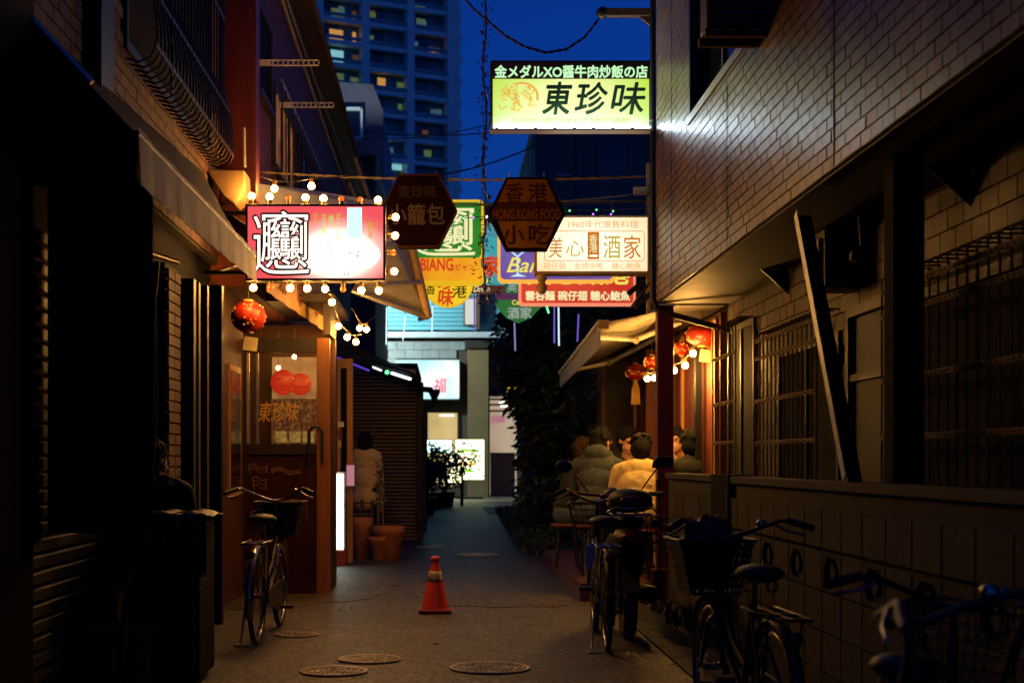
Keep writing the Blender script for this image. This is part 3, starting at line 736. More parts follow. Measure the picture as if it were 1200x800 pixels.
# interior seen through the glass
MB().bb(-2.6, -1.17, 15.2, 15.3, 0, 2.7).build('inner_wall', 'wood_brown', po)
MB().bb(-2.6, -2.5, 13.5, 15.2, 0, 2.7).build('inner_side_wall', 'wood_dark', po)
MB().bb(-2.6, -1.17, 13.5, 15.2, .02, .04).build('floor', 'tablewood', po)
emat('poster_red', (.60, .020, .008), .95); emat('poster_paper', (.60, .30, .09), .75, (.3, .12, .04), 6); emat('menu_dark', (.10, .025, .008), .65, (.30, .12, .03), 22, .45, .62); emat('menu_dish', (.50, .28, .06), .8, (.2, .14, .03), 26)  # poster and menu glow in place of the room's lamplight
ps = MB().bb(gX(318, 15.1), gX(372, 15.1), 15.15, 15.16, gZ(467, 15.1), gZ(418, 15.1)).build('poster', 'poster_paper'); tag(ps, 'beige poster, its lit look put in as glow, with two red discs behind the porch glass', 'poster')
for cx, cy_, r_ in ((332, 448, 15), (352, 450, 13)):
    c = at(cx, cy_, 15.05); R_ = r_ / F * 15.05
    lt = thing('paper_lantern', 'red paper lantern indoors, %s of the two behind the porch glass' % ('larger left one' if cx < 340 else 'smaller right one'), 'lantern', c)
    MB().ell((0, 0, 0), (R_, R_ * .3, R_), None, 20, 10).build('shade', 'poster_red', lt, True)
    rb_ = MB()
    for k in range(-3, 4):
        q = math.sqrt(max(0, 1 - (k / 4) ** 2)) * R_ * 1.01
        rb_.tube([(q * math.cos(w * .35), -q * .31 * abs(math.sin(w * .35)) , k / 4 * R_) for w in range(0, 10)], .002, 4)
    rb_.build('rib', 'gold', lt, True)
ms = thing('menu_board', 'dark menu board with dish pictures behind the porch glass', 'menu', at(350, 520, 15.0))
MB().bb(gX(318, 15.0), gX(371, 15.0), 15.0, 15.01, gZ(520, 15.0), gZ(468, 15.0)).build('board', 'menu_dark', ms)
for i in range(3):
    a = 323 + i * 16; MB().bb(gX(a, 14.98), gX(a + 13, 14.98), 14.985, 14.995, gZ(518, 14.98), gZ(505, 14.98)).build('picture', 'menu_dish', ms)
for i in range(3):  # bulbs added to brighten the room behind the glass
    c = at((306, 345, 326)[i], (400, 412, 425)[i] + 6, 14.4)
    if i != 1 or True:
        il = thing('added_bulb', ('left','middle','right')[i] + ' of the three bulbs added to brighten the room behind the porch glass', 'lamp', c)
        MB().ell((0, 0, 0), .022, None, 12, 8).build('bulb', 'bulb_soft', il, True); MB().tube([(0, 0, .02), (0, 0, 2.75 - c.z)], .004, 5).build('cord', 'cable_black', il, True)

# second awning with a warm lit valance, above the porch
a2 = thing('porch_awning', 'second awning on the left with an ochre printed valance above the porch', 'awning', (-1.4, 13.5, 2.6))
N = 40; rows = []
for i in range(N + 1):
    u = i / N; y = 11.85 + (15.6 - 11.85) * u; x = -1.50 + .27 * u; zt = 3.09 - .02 * u; zb = 2.66 - .06 * u
    wob = .008 * math.sin(u * 40); rows.append([(x + wob * .3, y, zt), (x + .01 + wob, y, (zt + zb) / 2), (x + .012 + wob, y, zb)])
vv = [Vector(p) for r_ in rows for p in r_]; n3 = len(vv); fs = []
for i in range(N):
    for k in range(2):
        a = i * 3 + k; fs.append((a, a + 1, a + 4, a + 3)); fs.append(tuple(n3 + q for q in (a + 3, a + 4, a + 1, a)))
mat('fabric_ochre', (.55, .38, .15), .7, var=.2, scale=5, col2=(.42, .20, .07), stretch=(1, 1, .2))
mat('fabric_print', (.20, .05, .03), .7)
va = MB().add(vv + [p + Vector((-.004, 0, 0)) for p in vv], fs, 0, True).build('valance', 'fabric_ochre', a2)
for i, u in enumerate((.18, .42, .66)):
    y = 11.85 + 3.75 * u
    tt = text('東珍味'[i], -.15, .15, -.13, .13, 0, 'fabric_print', va, bold=.02, depth=.003, local=True)
    ang = math.atan2(3.75, .27); tt.rotation_euler = (0, 0, ang); tt.location = Vector((-1.50 + .27 * u + .022, y, 2.86 - .04 * u)) - origin(a2)
MB().sheet([[(-2.05 + (.55 + .27 * u / 10) * v / 6, 11.85 + 3.75 * u / 10, 3.5 - .40 * v / 6) for v in range(7)] for u in range(11)], .006).build('canopy', 'fabric_grey', a2)
MB().tube([(-1.5, 11.85, 3.08), (-1.23, 15.6, 3.06)], .014, 8).build('front_bar', 'aluminium', a2)
MB().tube([(-2.0, 12.2, 2.85), (-1.48, 12.3, 3.05)], .014, 8).build('arm', 'aluminium', a2); MB().tube([(-2.0, 14.9, 2.85), (-1.28, 15.1, 3.05)], .014, 8).build('arm', 'aluminium', a2)

# second door frame beyond the porch, with stickers on its glass
df = thing('glazed_door', 'open brown door with glass and small stickers beyond the porch', 'door', (-1.2, 17.2, 0))
YD = 17.5
f = MB(); f.bb(gX(395, YD), gX(399, YD), YD, YD + .05, 0, gZ(420, YD)); f.bb(gX(406.5, YD), gX(413.5, YD), YD, YD + .05, 0, gZ(420, YD)); f.bb(gX(399, YD), gX(406.5, YD), YD, YD + .05, gZ(431, YD), gZ(420, YD)); f.bb(gX(399, YD), gX(406.5, YD), YD, YD + .05, 0, .2)
f.build('frame', 'wood_warm', df, bevel=.003); MB().bb(gX(399, YD), gX(406.5, YD), YD + .02, YD + .028, .2, gZ(431, YD)).build('pane', 'glass', df)
for (x0, x1, y0, y1, m_) in ((396, 403, 494, 500, 'paint_white'), (396, 401, 503, 514, 'red_paint'), (396, 400, 516, 524, 'cloth_tan')):
    MB().bb(gX(x0, YD), gX(x1, YD), YD - .006, YD - .002, gZ(y1, YD), gZ(y0, YD)).build('sticker', m_, df)
# lit upright sign box
emat('light_white', (.85, 1.0, .80), 9.0)
emat('light_pink', (.75, .30, .38), .55)
lx = thing('light_box_sign', 'slim upright white light box standing by the second door', 'sign', at(397, 655, 17.0))
MB().bb(gX(391.5, 17), gX(403.5, 17), 17.0, 17.30, .18, 1.12).build('housing', 'white_metal', lx, bevel=.004)
MB().bb(gX(393, 17), gX(402, 17), 16.985, 16.998, .205, 1.09).build('face', 'light_white', lx)
MB().bb(gX(390.5, 17), gX(405, 17), 16.98, 17.32, .0, .178).build('base', 'cone_base', lx)
MB().bb(gX(404, 17), gX(413, 17), 17.32, 17.36, .95, 1.2).build('notice', 'light_pink', lx)

# ------------------------------------------------------------------ third shop: shutter shed, dark awning with glowing strips along its edge
ss = thing('shuttered_shed', 'small shed closed by a brown roller shutter, left of the alley end', 'shed', (-1.1, 24, 0))
YS = 22.5
MB().bb(-3.4, gX(489, YS), YS + .06, YS + 4, 0, gZ(425, YS)).build('wall', 'black_matte', ss)
x0, x1 = gX(412, YS), gX(488, YS); zt = gZ(430, YS); n = 46
me = MB().prism([(0, 0, 0), (0, -.018, .006), (0, -.018, zt / n * .62), (0, 0, zt / n * .80)], (x1 - x0, 0, 0)).mesh('slat', 'shutter')
for i in range(n): share('slat', me, Vector((x0, YS + .05, i * zt / n)) - origin(ss), ss)
MB().bb(gX(488.5, YS), gX(496, YS), YS - .08, YS + .3, 0, gZ(448, YS)).build('corner_post', 'black_paint', ss)
a3 = thing('dark_awning', 'dark sloping awning over the shuttered shed with glowing strips along its edge', 'awning', (-1.3, 20.5, 2.6))
MB().prism([at(388, 404, 19.2), at(412, 404, 19.4), at(492, 440, 20.6), at(488, 446, 20.6), at(412, 420, 19.4), at(388, 412, 19.2)], (0, 1.6, 0)).build('canopy', 'fabric_dark', a3)
emat('light_cool', (.75, .95, 1.0), 3.0); emat('light_purple', (.14, .06, .8), .6); emat('light_green', (.10, 1.0, .25), 3)
MB().tube([at(459, 437, 20), at(481, 444, 20.4)], .02, 6).build('edge_strip', 'light_cool', a3)
MB().tube([at(437, 430, 19.8), at(447, 434, 19.9)], .012, 6).build('edge_strip', 'light_cool', a3)
MB().tube([at(396, 419, 19.2), at(432, 434, 19.8)], .016, 6).build('edge_strip', 'light_purple', a3)
MB().ell(at(453.5, 436, 19.9), .03).build('signal_lamp', 'light_green', a3)
MB().bb(gX(479, 20.6), gX(487, 20.6), 20.55, 20.7, gZ(441, 20.6), gZ(433, 20.6)).build('end_cap', 'fabric_tan', a3)
dp2 = thing('rainwater_pipe', 'black rainwater pipe with a swan neck at the corner of the shuttered shed', 'drainpipe', (-.3, 22, 0))
MB().tube([at(488, 455, 22), at(507, 457, 22)], .045, 8).build('gutter_end', 'black_paint', dp2)
MB().lathe(at(509, 466, 22), [(.045, -.06), (.05, .0), (.085, .07), (.09, .13), (.075, .13)], 14).build('hopper', 'black_paint', dp2)
MB().tube([at(509, 468, 22), at(507, 474, 22), at(499, 479, 22), at(498, 486, 22), at(498, 622, 22)], .035, 8).build('pipe', 'black_paint', dp2)

# awning with an aluminium frame, projecting over the alley
a4 = thing('framed_awning', 'aluminium framed awning with a grey sheet projecting above the dark awning', 'awning', at(460, 330, 17.5))
mat('sheet_grey', (.30, .30, .28), .45, var=.2)
A_, B_, C_, D_ = at(450, 264, 15.0), at(477, 264, 15.3), at(502, 372, 15.3), at(412, 340, 15.0)
E_ = Vector((-.12, 1.2, .1))
MB().prism([A_ + Vector((0, .04, 0)), B_ + Vector((0, .04, 0)), C_ + Vector((0, .04, 0)), D_ + Vector((0, .04, 0))], (0, .01, 0)).build('sheet', 'sheet_grey', a4)
for p, q, r_ in ((A_, B_, .028), (B_, C_, .045), (C_, D_, .030), (at(454, 287, 15.0), at(484, 283, 15.25), .022), (at(448, 333, 15.0), at(492, 331, 15.25), .026), (B_, B_ + E_, .02), (C_, C_ + E_, .02), (A_, A_ + E_, .02)):
    MB().tube([p, q], r_, 8).build('frame_bar', 'fabric_tan' if r_ > .04 else 'aluminium', a4)
MB().prism([B_ + Vector((0, .1, .0)), C_ + Vector((0, .1, 0)), C_ + E_, B_ + E_], (.008, 0, 0)).build('side_sheet', 'sheet_grey', a4)
MB().bb(gX(455, 15.1), gX(481, 15.1), 15.1, 15.25, gZ(268, 15.1), gZ(259, 15.1)).build('roller', 'white_metal', a4)
# timber strut pair above the sign
for (a, b_, lab, nm) in ((at(416, 185, 15.5), at(437, 245, 15.2), 'tall pale bamboo cane sticking up above the lit food sign', 'bamboo_cane'), (at(409, 215, 15.5), at(423, 246, 15.2), 'shorter pale bamboo cane left of the tall one', 'bamboo_cane')):
    tag(MB().tube([a, a.lerp(b_, .5), b_], .02, 8).build(nm, 'cable_tan'), lab, 'cane')
pl = MB().prism([at(296, 214, 12.6), at(372, 224, 13.4), at(445, 236, 14), at(445, 244, 14), at(296, 240, 12.6)], (0, .4, 0)).build('awning_box', 'fabric_tan')
tag(pl, 'long pale cassette of a rolled awning behind the bulbs over the food sign', 'awning box'); pl.data.materials[0] = M['sheet_grey']

# ================================================================== SIGNS
emat('tube_white', (.66, .84, 1.0), 85)
gmat('face_lime', (.95, 1.0, .42), 1.0, (.50, .80, .02), (0, 0, 0), (1, 1, .6))
def frame_box(root, px0, px1, py0, py1, Y, dep, fm, face, bw=2.0, r=0, bevel=.006):
    MB().bb(gX(px0, Y), gX(px1, Y), Y, Y + dep, gZ(py1, Y), gZ(py0, Y)).build('housing', fm, root, bevel=bevel)
    e = bw / F * Y
    fo = MB().bb(gX(px0, Y) + e, gX(px1, Y) - e, Y - .010, Y - .002, gZ(py1, Y) + e, gZ(py0, Y) - e).build('face', face, root)
    return fo
# --- yellow-green roof sign: 東珍味
Y = 12.4
s1 = thing('restaurant_sign', 'big yellow-green lit sign high up on the tiled corner, topmost of all', 'sign', at(668, 112, Y))
MB().bb(gX(575, Y), gX(762, Y), Y, Y + .18, gZ(152, Y), gZ(71, Y)).build('housing', 'black_paint', s1, bevel=.005)
gmat('face_lime', (.93, 1.0, .40), 1.0, (.50, .78, .03), (0, 0, -.06), (.78, 1, .42))
MB().bb(gX(577.5, Y), gX(760.5, Y), Y - .008, Y - .001, gZ(148, Y), gZ(93, Y)).build('face', 'face_lime', s1)
MB().bb(gX(577, Y), gX(761, Y), Y - .010, Y - .001, gZ(92.2, Y), gZ(73, Y)).build('header_band', 'ink_band', s1)
emat('letter_glow', (.55, .95, .50), 1.0)
ptext('金メダルXO醤牛肉炒飯の店', 580, 758.5, 77, 91.5, Y - .011, 'letter_glow', s1, bold=.028)
for i, ch in enumerate('東珍味'):
    a = (636, 674, 716)[i]; ptext(ch, a, a + (34, 38, 40)[i], 97, 134, Y - .009, 'ink_green', s1, bold=.022 - .004 * i, shear=.18)
ptext('CHINESE RESTAURANT TOUCHINMI', 600, 738, 139.5, 145.5, Y - .009, 'ink_grey_green', s1, bold=.0)
emat('emblem_ink', (.85, .42, .06), .85)
em = MB(); random.seed(3)
for k in range(34):
    w = random.uniform(0, 6.28); q = math.sqrt(random.random()); c = at(605 + 22 * q * math.cos(w), 116 + 15 * q * math.sin(w), Y - .010); a0 = random.uniform(0, 6.28); rr = random.uniform(.012, .035)
    em.tube([c + Vector((math.cos(a0 + t * .7) * rr, 0, math.sin(a0 + t * .7) * rr)) for t in range(6)], .0045, 4)
em.tube([at(612 + 18 * math.cos(t * .25), 114 - 16 * math.sin(t * .25), Y - .01) for t in range(-1, 9)], .012, 5)
em.build('dragon_emblem', 'emblem_ink', s1)
MB().bb(gX(574, Y), gX(763, Y), Y - .13, Y + .02, gZ(156.5, Y), gZ(154.3, Y)).build('light_tray', 'aluminium', s1)
MB().tube([at(579, 150.5, Y - .07), at(761, 150.5, Y - .07)], .017, 8).build('light_tube', 'tube_white', s1)
for i in range(8):
    c = at(582 + i * 22.7, 151, Y - .10); MB().box(c, (.03, .03, .024)).build('tube_clip', 'dark_steel', s1)
for z in (78, 140): MB().bb(gX(761, Y), 1.84, Y + .05, Y + .09, gZ(z + 3, Y), gZ(z, Y)).build('bracket', 'black_paint', s1)

# --- left food sign, framed by bulbs
Y = 11.3
s2 = thing('food_sign', 'brightly lit red food sign framed by round bulbs, left of the alley', 'sign', at(370, 284, Y))
MB().bb(gX(287.5, Y), gX(452, Y), Y, Y + .16, gZ(329, Y), gZ(239, Y)).build('housing', 'black_paint', s2, bevel=.005)
gmat('face_food', (1.0, .82, .66), 2.7, (.34, .035, .040), (.17, 0, -.09), (.56, 1, .36))
e = M['face_food'].node_tree.nodes['Color Ramp'].color_ramp.elements; e[0].position = .30; q_ = e.new(.62); q_.color = (.42, .20, .17, 1); q_ = e.new(.82); q_.color = (.34, .060, .050, 1)
MB().bb(gX(290.5, Y), gX(449, Y), Y - .008, Y - .001, gZ(326, Y), gZ(242, Y)).build('face', 'face_food', s2)
emat('ink_cream', (1.0, .80, .66), 1.7); emat('ink_lime', (.35, .85, .06), 1.0); emat('ink_cyan', (.45, .85, .85), 1.7); emat('ink_bright', (1, .93, .80), 2.0, (1, .75, .5), 14)
ptext('\U00030EDE', 296, 363, 247, 322, Y - .0095, 'ink_band', s2, name='character_outline', bold=.024, depth=.002)
ptext('\U00030EDE', 296.5, 362.5, 247.5, 321.5, Y - .012, 'ink_cream', s2, name='character', bold=.0, depth=.002)
ptext('ビ\nャ\nン\n麺', 394, 399, 250, 282, Y - .0095, 'ink_lime', s2, line=1.0); ptext('極\n太', 385, 391, 252, 266, Y - .0095, 'ink_lime', s2); ptext('ひ\nら\n麺', 377, 382, 251, 274, Y - .0095, 'ink_lime', s2); ptext('特\n製', 367, 372, 250, 262, Y - .0095, 'emblem_ink', s2)
ptext('激\n辛', 431, 437, 260, 280, Y - .0095, 'emblem_ink', s2, bold=.02); ptext('!\n!', 440, 442, 260, 272, Y - .0095, 'emblem_ink', s2)
MB().bb(gX(407, Y), gX(424, Y), Y - .010, Y - .0085, gZ(296, Y), gZ(243.5, Y)).build('pale_panel', 'ink_cyan', s2)
bo = MB(); bc = at(406, 300, Y - .0115)
bo.prism([bc + Vector((.27 * math.cos(w * .2618), 0, .135 * math.sin(w * .2618) + .01)) for w in range(24)], (0, .002, 0)); bo.build('bowl_picture', 'ink_bright', s2)
emat('dish_green', (.45, .8, .5), 1.5); emat('dish_pink', (1.0, .42, .42), 1.9); emat('dish_teal', (.2, .45, .5), 1.2)
d1 = MB(); d2 = MB(); d3 = MB(); random.seed(5)
for k in range(26):
    w = random.uniform(0, 6.28); q = math.sqrt(random.random()); c = at(396 + 34 * q * math.cos(w), 298 + 17 * q * math.sin(w), Y - .0125); r_ = random.uniform(.006, .016)
    (d1, d2, d3)[k % 3].prism([c + Vector((r_ * math.cos(j), 0, r_ * .6 * math.sin(j))) for j in (0, 1, 2, 3, 4, 5)], (0, .0015, 0))
d2.torus(at(385, 292, Y - .0125), .026, .008, 'y', 14, 4)
d1.build('garnish', 'dish_green', s2); d2.build('filling', 'dish_pink', s2); d3.build('garnish', 'dish_teal', s2)
ptext('XI', 401, 409, 318, 324, Y - .0125, 'dish_teal', s2, bold=.01)
def bulb(parent, px, py, Y, m='bulb', r=.028, dirv=(0, 0, 1), nm='bulb'):
    c = at(px, py, Y); d = Vector(dirv)
    MB().ell(c, r, None, 14, 10).build(nm, m, parent)
    MB().tube([c - d * (r * .8), c - d * (r + .035)], [.017, .019], 8).build('socket', 'socket', parent)
Yb = Y + .05
for px, py, o_ in ((295, 230, 0), (316, 230.5, 2), (338, 232, 1), (358, 231.5, 0), (379, 232.5, 0), (400, 233, 1), (422, 234, 1), (443, 234.5, 0)):
    bulb(s2, px, py, Yb, ('bulb', 'bulb_orange', 'bulb_soft')[o_], .028 if o_ != 1 else .024)
for px, py, o_ in ((463.5, 254.5, 0), (463, 276, 0), (461, 296, 1), (462, 318, 0)): bulb(s2, px, py, Yb, ('bulb', 'bulb_orange')[o_], .028 if not o_ else .024, (1, 0, 0))
for px, py, o_ in ((297, 337, 0), (318, 336, 1), (340, 337.5, 0), (360, 338, 0), (381, 338.5, 0), (402, 339, 1), (423.5, 340, 0), (444, 340.5, 0)): bulb(s2, px, py, Yb, ('bulb', 'bulb_orange')[o_], .028 if not o_ else .024, (0, 0, -1))
MB().bb(-1.93, gX(288, Y), Y + .05, Y + .10, gZ(250, Y), gZ(246, Y)).bb(-1.93, gX(288, Y), Y + .05, Y + .10, gZ(320, Y), gZ(316, Y)).build('bracket', 'black_paint', s2)
# strings of bare bulbs
def festoon(name, label, pts, Y0, Y1, m='bulb', r=.03, ends=None, grp='strings of warm bulbs'):
    t = thing(name, label, 'string lights', at(pts[0][0], pts[0][1], Y0), 0, grp); n = len(pts)
    P = [at(p[0], p[1], Y0 + (Y1 - Y0) * i / max(1, n - 1)) for i, p in enumerate(pts)]
    path = []
    if ends: path.append(at(*ends[0]))
    for i, p in enumerate(P):
        path.append(p + Vector((0, 0, .065)))
        if i < n - 1: path.append((p + P[i + 1]) / 2 + Vector((0, 0, .065 - .02)))
    if ends: path.append(at(*ends[1]))
    MB().tube(path, .005, 5).build('cable', 'cable_black', t)
    for p in P:
        MB().ell(p, r, None, 14, 10).build('bulb', m, t); MB().tube([p + Vector((0, 0, r * .8)), p + Vector((0, 0, .07))], .016, 8).build('socket', 'socket', t)
festoon('bulb_string', 'two bare bulbs dangling above the food sign', [(321.5, 221), (365, 218)], 12.2, 12.4, ends=((284, 200, 12.1), (430, 205, 13)))
festoon('bulb_string', 'string of bulbs curving down from the food sign over the porch corner', [(389, 354), (396.5, 382), (407, 395), (417, 400.5)], 12.8, 14.4, ends=((380, 342, 12.2), (424, 392, 14.6)))
festoon('bulb_string', 'pair of bulbs close together right of the porch corner', [(421.5, 384.5), (429.5, 386)], 14.6, 14.8, ends=((412, 360, 14.4), (440, 370, 15.4)))
festoon('bulb_string', 'string of bulbs in the terrace left of the red post', [(758.5, 443.5), (767, 442.5)], 13.9, 13.5, m='bulb_terrace', ends=((742, 432, 15.0), (775, 433, 13.3)))
festoon('bulb_string', 'string of bulbs in the terrace right of the red post', [(790, 434), (803, 428), (812, 414)], 13.1, 12.62, m='bulb_terrace', ends=((775, 433, 13.3), (826, 396, 12.5)))

# --- hexagon signs hung from the cable
mat('hex_faint', (.022, .009, .006), .6, var=.2, spec=.2)
def hexa(px0, px1, py0, py1, Y, label, dark):
    t = thing('hexagon_sign', label, 'sign', at((px0 + px1) / 2, (py0 + py1) / 2, Y), 0, 'unlit hexagonal signs hung over the alley')
    cx, cz = (gX(px0, Y) + gX(px1, Y)) / 2, (gZ(py0, Y) + gZ(py1, Y)) / 2; w = (gX(px1, Y) - gX(px0, Y)) / 2; h = (gZ(py0, Y) - gZ(py1, Y)) / 2
    def hx(s_, y): return [(cx + w * s_ * a, y, cz + h * s_ * b) for a, b in ((-1, 0), (-.53, -1), (.53, -1), (1, 0), (.53, 1), (-.53, 1))]
    MB().prism(hx(1, Y), (0, .13, 0)).build('case', 'hex_dark', t, bevel=.004)
    r_ = MB(); a = hx(1.0, Y - .012); c = hx(.95, Y - .012)
    for i in range(6):
        j = (i + 1) % 6; q = [a[i], a[j], c[j], c[i]]; r_.prism(q, (0, .011, 0))
    r_.build('rim', 'hex_trim' if dark else 'hex_dark', t)
    if not dark:
        MB().prism([(cx + w * .94 * a, Y - .007, cz + h * .94 * b) for a, b in ((-.80, .34), (.80, .34), (.53, 1), (-.53, 1))], (0, .006, 0)).build('upper_panel', 'hex_amber', t)
        MB().prism([(cx + w * .94 * a, Y - .007, cz + h * .94 * b) for a, b in ((-.53, -1), (.53, -1), (.80, -.22), (-.80, -.22))], (0, .006, 0)).build('lower_panel', 'hex_amber', t)
        MB().prism([(cx + w * .94 * a, Y - .007, cz + h * .94 * b) for a, b in ((-.83, -.20), (.83, -.20), (1, 0), (.84, .32), (-.84, .32), (-1, 0))], (0, .006, 0)).build('band', 'hex_red', t)
        ptext('香', px0 + 20, px0 + 41, py0 + 7, py0 + 30, Y - .008, 'hex_red', t, bold=.015); ptext('港', px0 + 47, px0 + 69, py0 + 7, py0 + 29, Y - .008, 'hex_red', t, bold=.015)
        ptext('HONG KONG FOOD', px0 + 6, px1 - 6, py0 + 37, py0 + 49, Y - .008, 'hex_amber', t, bold=.012)
        ptext('小', px0 + 18, px0 + 42, py0 + 56, py0 + 78, Y - .008, 'hex_red', t, bold=.02); ptext('吃', px0 + 48, px0 + 72, py0 + 55, py0 + 78, Y - .008, 'hex_red', t, bold=.02)
    else:
        ptext('東珍味', px0 + 20, px0 + 66, py0 + 13, py0 + 28, Y - .003, 'hex_faint', t, bold=.01)
        ptext('小籠包', px0 + 9, px0 + 75, py0 + 35, py0 + 59, Y - .003, 'hex_text', t, bold=.012)
    for s_ in (-.45, .45):
        MB().tube([(cx + w * s_, Y + .06, cz + h), (cx + w * s_, Y + .06, gZ(204 if dark else 206, Y + .1) + .02)], .006, 6).build('hanger', 'aluminium', t)
hexa(446, 536, 204, 290, 13.0, 'dark brown hexagonal sign reading soup dumplings, left of the pair', True)
hexa(572, 663, 208, 293, 13.0, 'amber and brown hexagonal Hong Kong Food sign, right of the pair', False)

# --- green biang sign
Y = 16
s3 = thing('noodle_sign', 'green and orange lit noodle sign behind the dark hexagon', 'sign', at(510, 284, Y))
emat('yellow_trim', (.85, .50, .01), .9); emat('face_green', (.012, .21, .012), .75, (.03, .28, .02), 4); emat('face_orange', (.95, .42, .01), .9, (.85, .30, .01), 3); emat('ink_pale', (.9, .85, .45), .95); emat('ink_red', (.72, .05, .008), .85)
MB().prism(rrect(gX(454, Y), gX(567, Y), gZ(334, Y), gZ(234, Y), Y, .06), (0, .1, 0)).build('case', 'yellow_trim', s3)
MB().prism(rrect(gX(456, Y), gX(564, Y), gZ(302, Y), gZ(237, Y), Y - .006, .05), (0, .005, 0)).build('face', 'face_green', s3)
MB().bb(gX(456, Y), gX(565, Y), Y - .008, Y - .001, gZ(329, Y), gZ(302.5, Y)).build('lower_face', 'face_orange', s3)
ptext('\U00030EDE', 478, 557, 241, 300, Y - .008, 'ink_pale', s3, bold=.004)
ptext('BIANG', 493, 531, 303, 317, Y - .01, 'ink_red', s3, bold=.03); ptext('ビャン', 534, 556, 309, 317, Y - .01, 'ink_red', s3, bold=.02)
# --- cyan restaurant sign
Y = 17.2
s4 = thing('banner_sign', 'cyan sign with a red character and yellow lettering behind the noodle sign', 'sign', at(550, 310, Y))
emat('face_cyan', (.05, .42, .46), .85, (.03, .33, .40), 3); emat('ink_yellow', (.85, .75, .10), 1.0)
MB().bb(gX(462, Y), gX(612, Y), Y, Y + .08, gZ(333, Y), gZ(278, Y)).build('face', 'face_cyan', s4)
ptext('家', 566, 586, 300, 324, Y - .001, 'ink_red', s4, bold=.035)
ptext('Chinese Restaurant', 478, 577, 325, 331.5, Y - .001, 'ink_yellow', s4, bold=.01, shear=.3)
# --- yellow round sign
Y = 16.8
s5 = thing('round_sign', 'round yellow lit sign with red and black characters under the noodle sign', 'sign', at(526, 332, Y))
emat('face_yellow', (.95, .70, .03), .95, (.85, .52, .02), 3)
c = at(525, 330, Y); rr = 30 / F * Y
MB().prism([c + Vector((rr * math.cos(w * .157), 0, rr * math.sin(w * .157))) for w in range(40)], (0, .08, 0)).build('case', 'yellow_trim', s5)
MB().prism([c + Vector((rr * .95 * math.cos(w * .157), -.006, rr * .95 * math.sin(w * .157))) for w in range(40)], (0, .005, 0)).build('face', 'face_yellow', s5)
ptext('珍\n味', 513, 532, 320, 358, Y - .008, 'ink_red', s5, bold=.03, line=.9, shear=.1); ptext('香', 499, 510, 332, 345, Y - .008, 'ink_black', s5, bold=.01); ptext('港', 530, 547, 333, 349, Y - .008, 'ink_black', s5, bold=.01)
# --- purple bar sign
Y = 15.5
s6 = thing('bar_sign', 'purple lit bar sign with a cocktail glass behind the amber hexagon', 'sign', at(640, 300, Y))
emat('face_purple', (.13, .075, .36), .9, (.20, .12, .42), 3); emat('trim_orange', (1.0, .45, .06), 1.0); emat('ink_ice', (.55, .8, .9), 1.0); emat('ink_pinkrim', (.55, .12, .45), .8)
MB().prism(rrect(gX(583.5, Y), gX(722, Y), gZ(331, Y), gZ(262, Y), Y, .06), (0, .1, 0)).build('case', 'trim_orange', s6)
MB().prism(rrect(gX(586.5, Y), gX(718, Y), gZ(327.5, Y), gZ(265, Y), Y - .006, .05), (0, .005, 0)).build('face', 'face_purple', s6)
ptext('Bar', 594, 633, 302, 319, Y - .011, 'ink_yellow', s6, bold=.012, shear=.35)
gl = MB(); gl.tube([at(595, 291, Y - .008), at(606.5, 301, Y - .008), at(618, 291, Y - .008)], .012, 5); gl.tube([at(606.5, 301, Y - .008), at(606.5, 322, Y - .008)], .010, 5); gl.prism([at(598, 324, Y - .009), at(617, 324, Y - .009), at(607, 320.5, Y - .009)], (0, .003, 0)); gl.build('cocktail_glass', 'ink_ice', s6)
# --- red sign
Y = 16.5
s7 = thing('menu_sign', 'red lit sign with pale green dish names below the white sign', 'sign', at(677, 340, Y))
emat('face_red', (.72, .055, .03), .9, (.60, .035, .02), 3); emat('trim_salmon', (.95, .28, .16), .95)
MB().prism(rrect(gX(608, Y), gX(745, Y), gZ(358, Y), gZ(300, Y), Y, .04), (0, .1, 0)).build('case', 'trim_salmon', s7)
MB().prism(rrect(gX(611, Y), gX(742, Y), gZ(355, Y), gZ(303, Y), Y - .006, .035), (0, .005, 0)).build('face', 'face_red', s7)
ptext('雲呑麺 碗仔翅 糖心鮑魚', 616, 738, 341, 352, Y - .008, 'ink_pale', s7, bold=.03)
ptext('美心點港', 618, 738, 308, 333, Y - .008, 'ink_yellow', s7, bold=.025)
# --- green shield sign
Y = 18
s8 = thing('shield_sign', 'dark green shield shaped sign hanging below the bar sign', 'sign', at(608, 345, Y))
emat('face_dark_green', (.008, .13, .03), .8, (.012, .17, .04), 3); emat('ink_grey', (.35, .45, .40), .8); emat('face_plum', (.10, .02, .10), .7)
MB().prism([at(581, 358, Y), at(594, 372, Y), at(608, 378, Y), at(622, 372, Y), at(636, 358, Y), at(636, 318, Y), at(581, 318, Y)], (0, .08, 0)).build('face', 'face_dark_green', s8)
MB().bb(gX(581, Y), gX(610, Y), Y - .01, Y - .002, gZ(351, Y), gZ(344, Y)).build('plum_band', 'face_plum', s8)
ptext('奥', 594, 606, 331, 342, Y - .003, 'ink_grey', s8, bold=.01); ptext('酒家', 595, 623, 360, 373, Y - .003, 'ink_grey', s8, bold=.02); ptext('Ca', 600, 608, 351.5, 357, Y - .003, 'ink_yellow', s8, bold=.01)
# --- small brown sign
Y = 17.6
s9 = thing('name_board', 'small brown lit name board beside the round yellow sign', 'sign', at(572, 339, Y))
emat('face_maroon', (.09, .02, .018), .8)
MB().bb(gX(551, Y), gX(592, Y), Y, Y + .05, gZ(344, Y), gZ(334, Y)).build('face', 'face_maroon', s9); ptext('Dumo', 555, 574, 335, 342, Y - .001, 'ink_pale', s9, bold=.01, shear=.3)
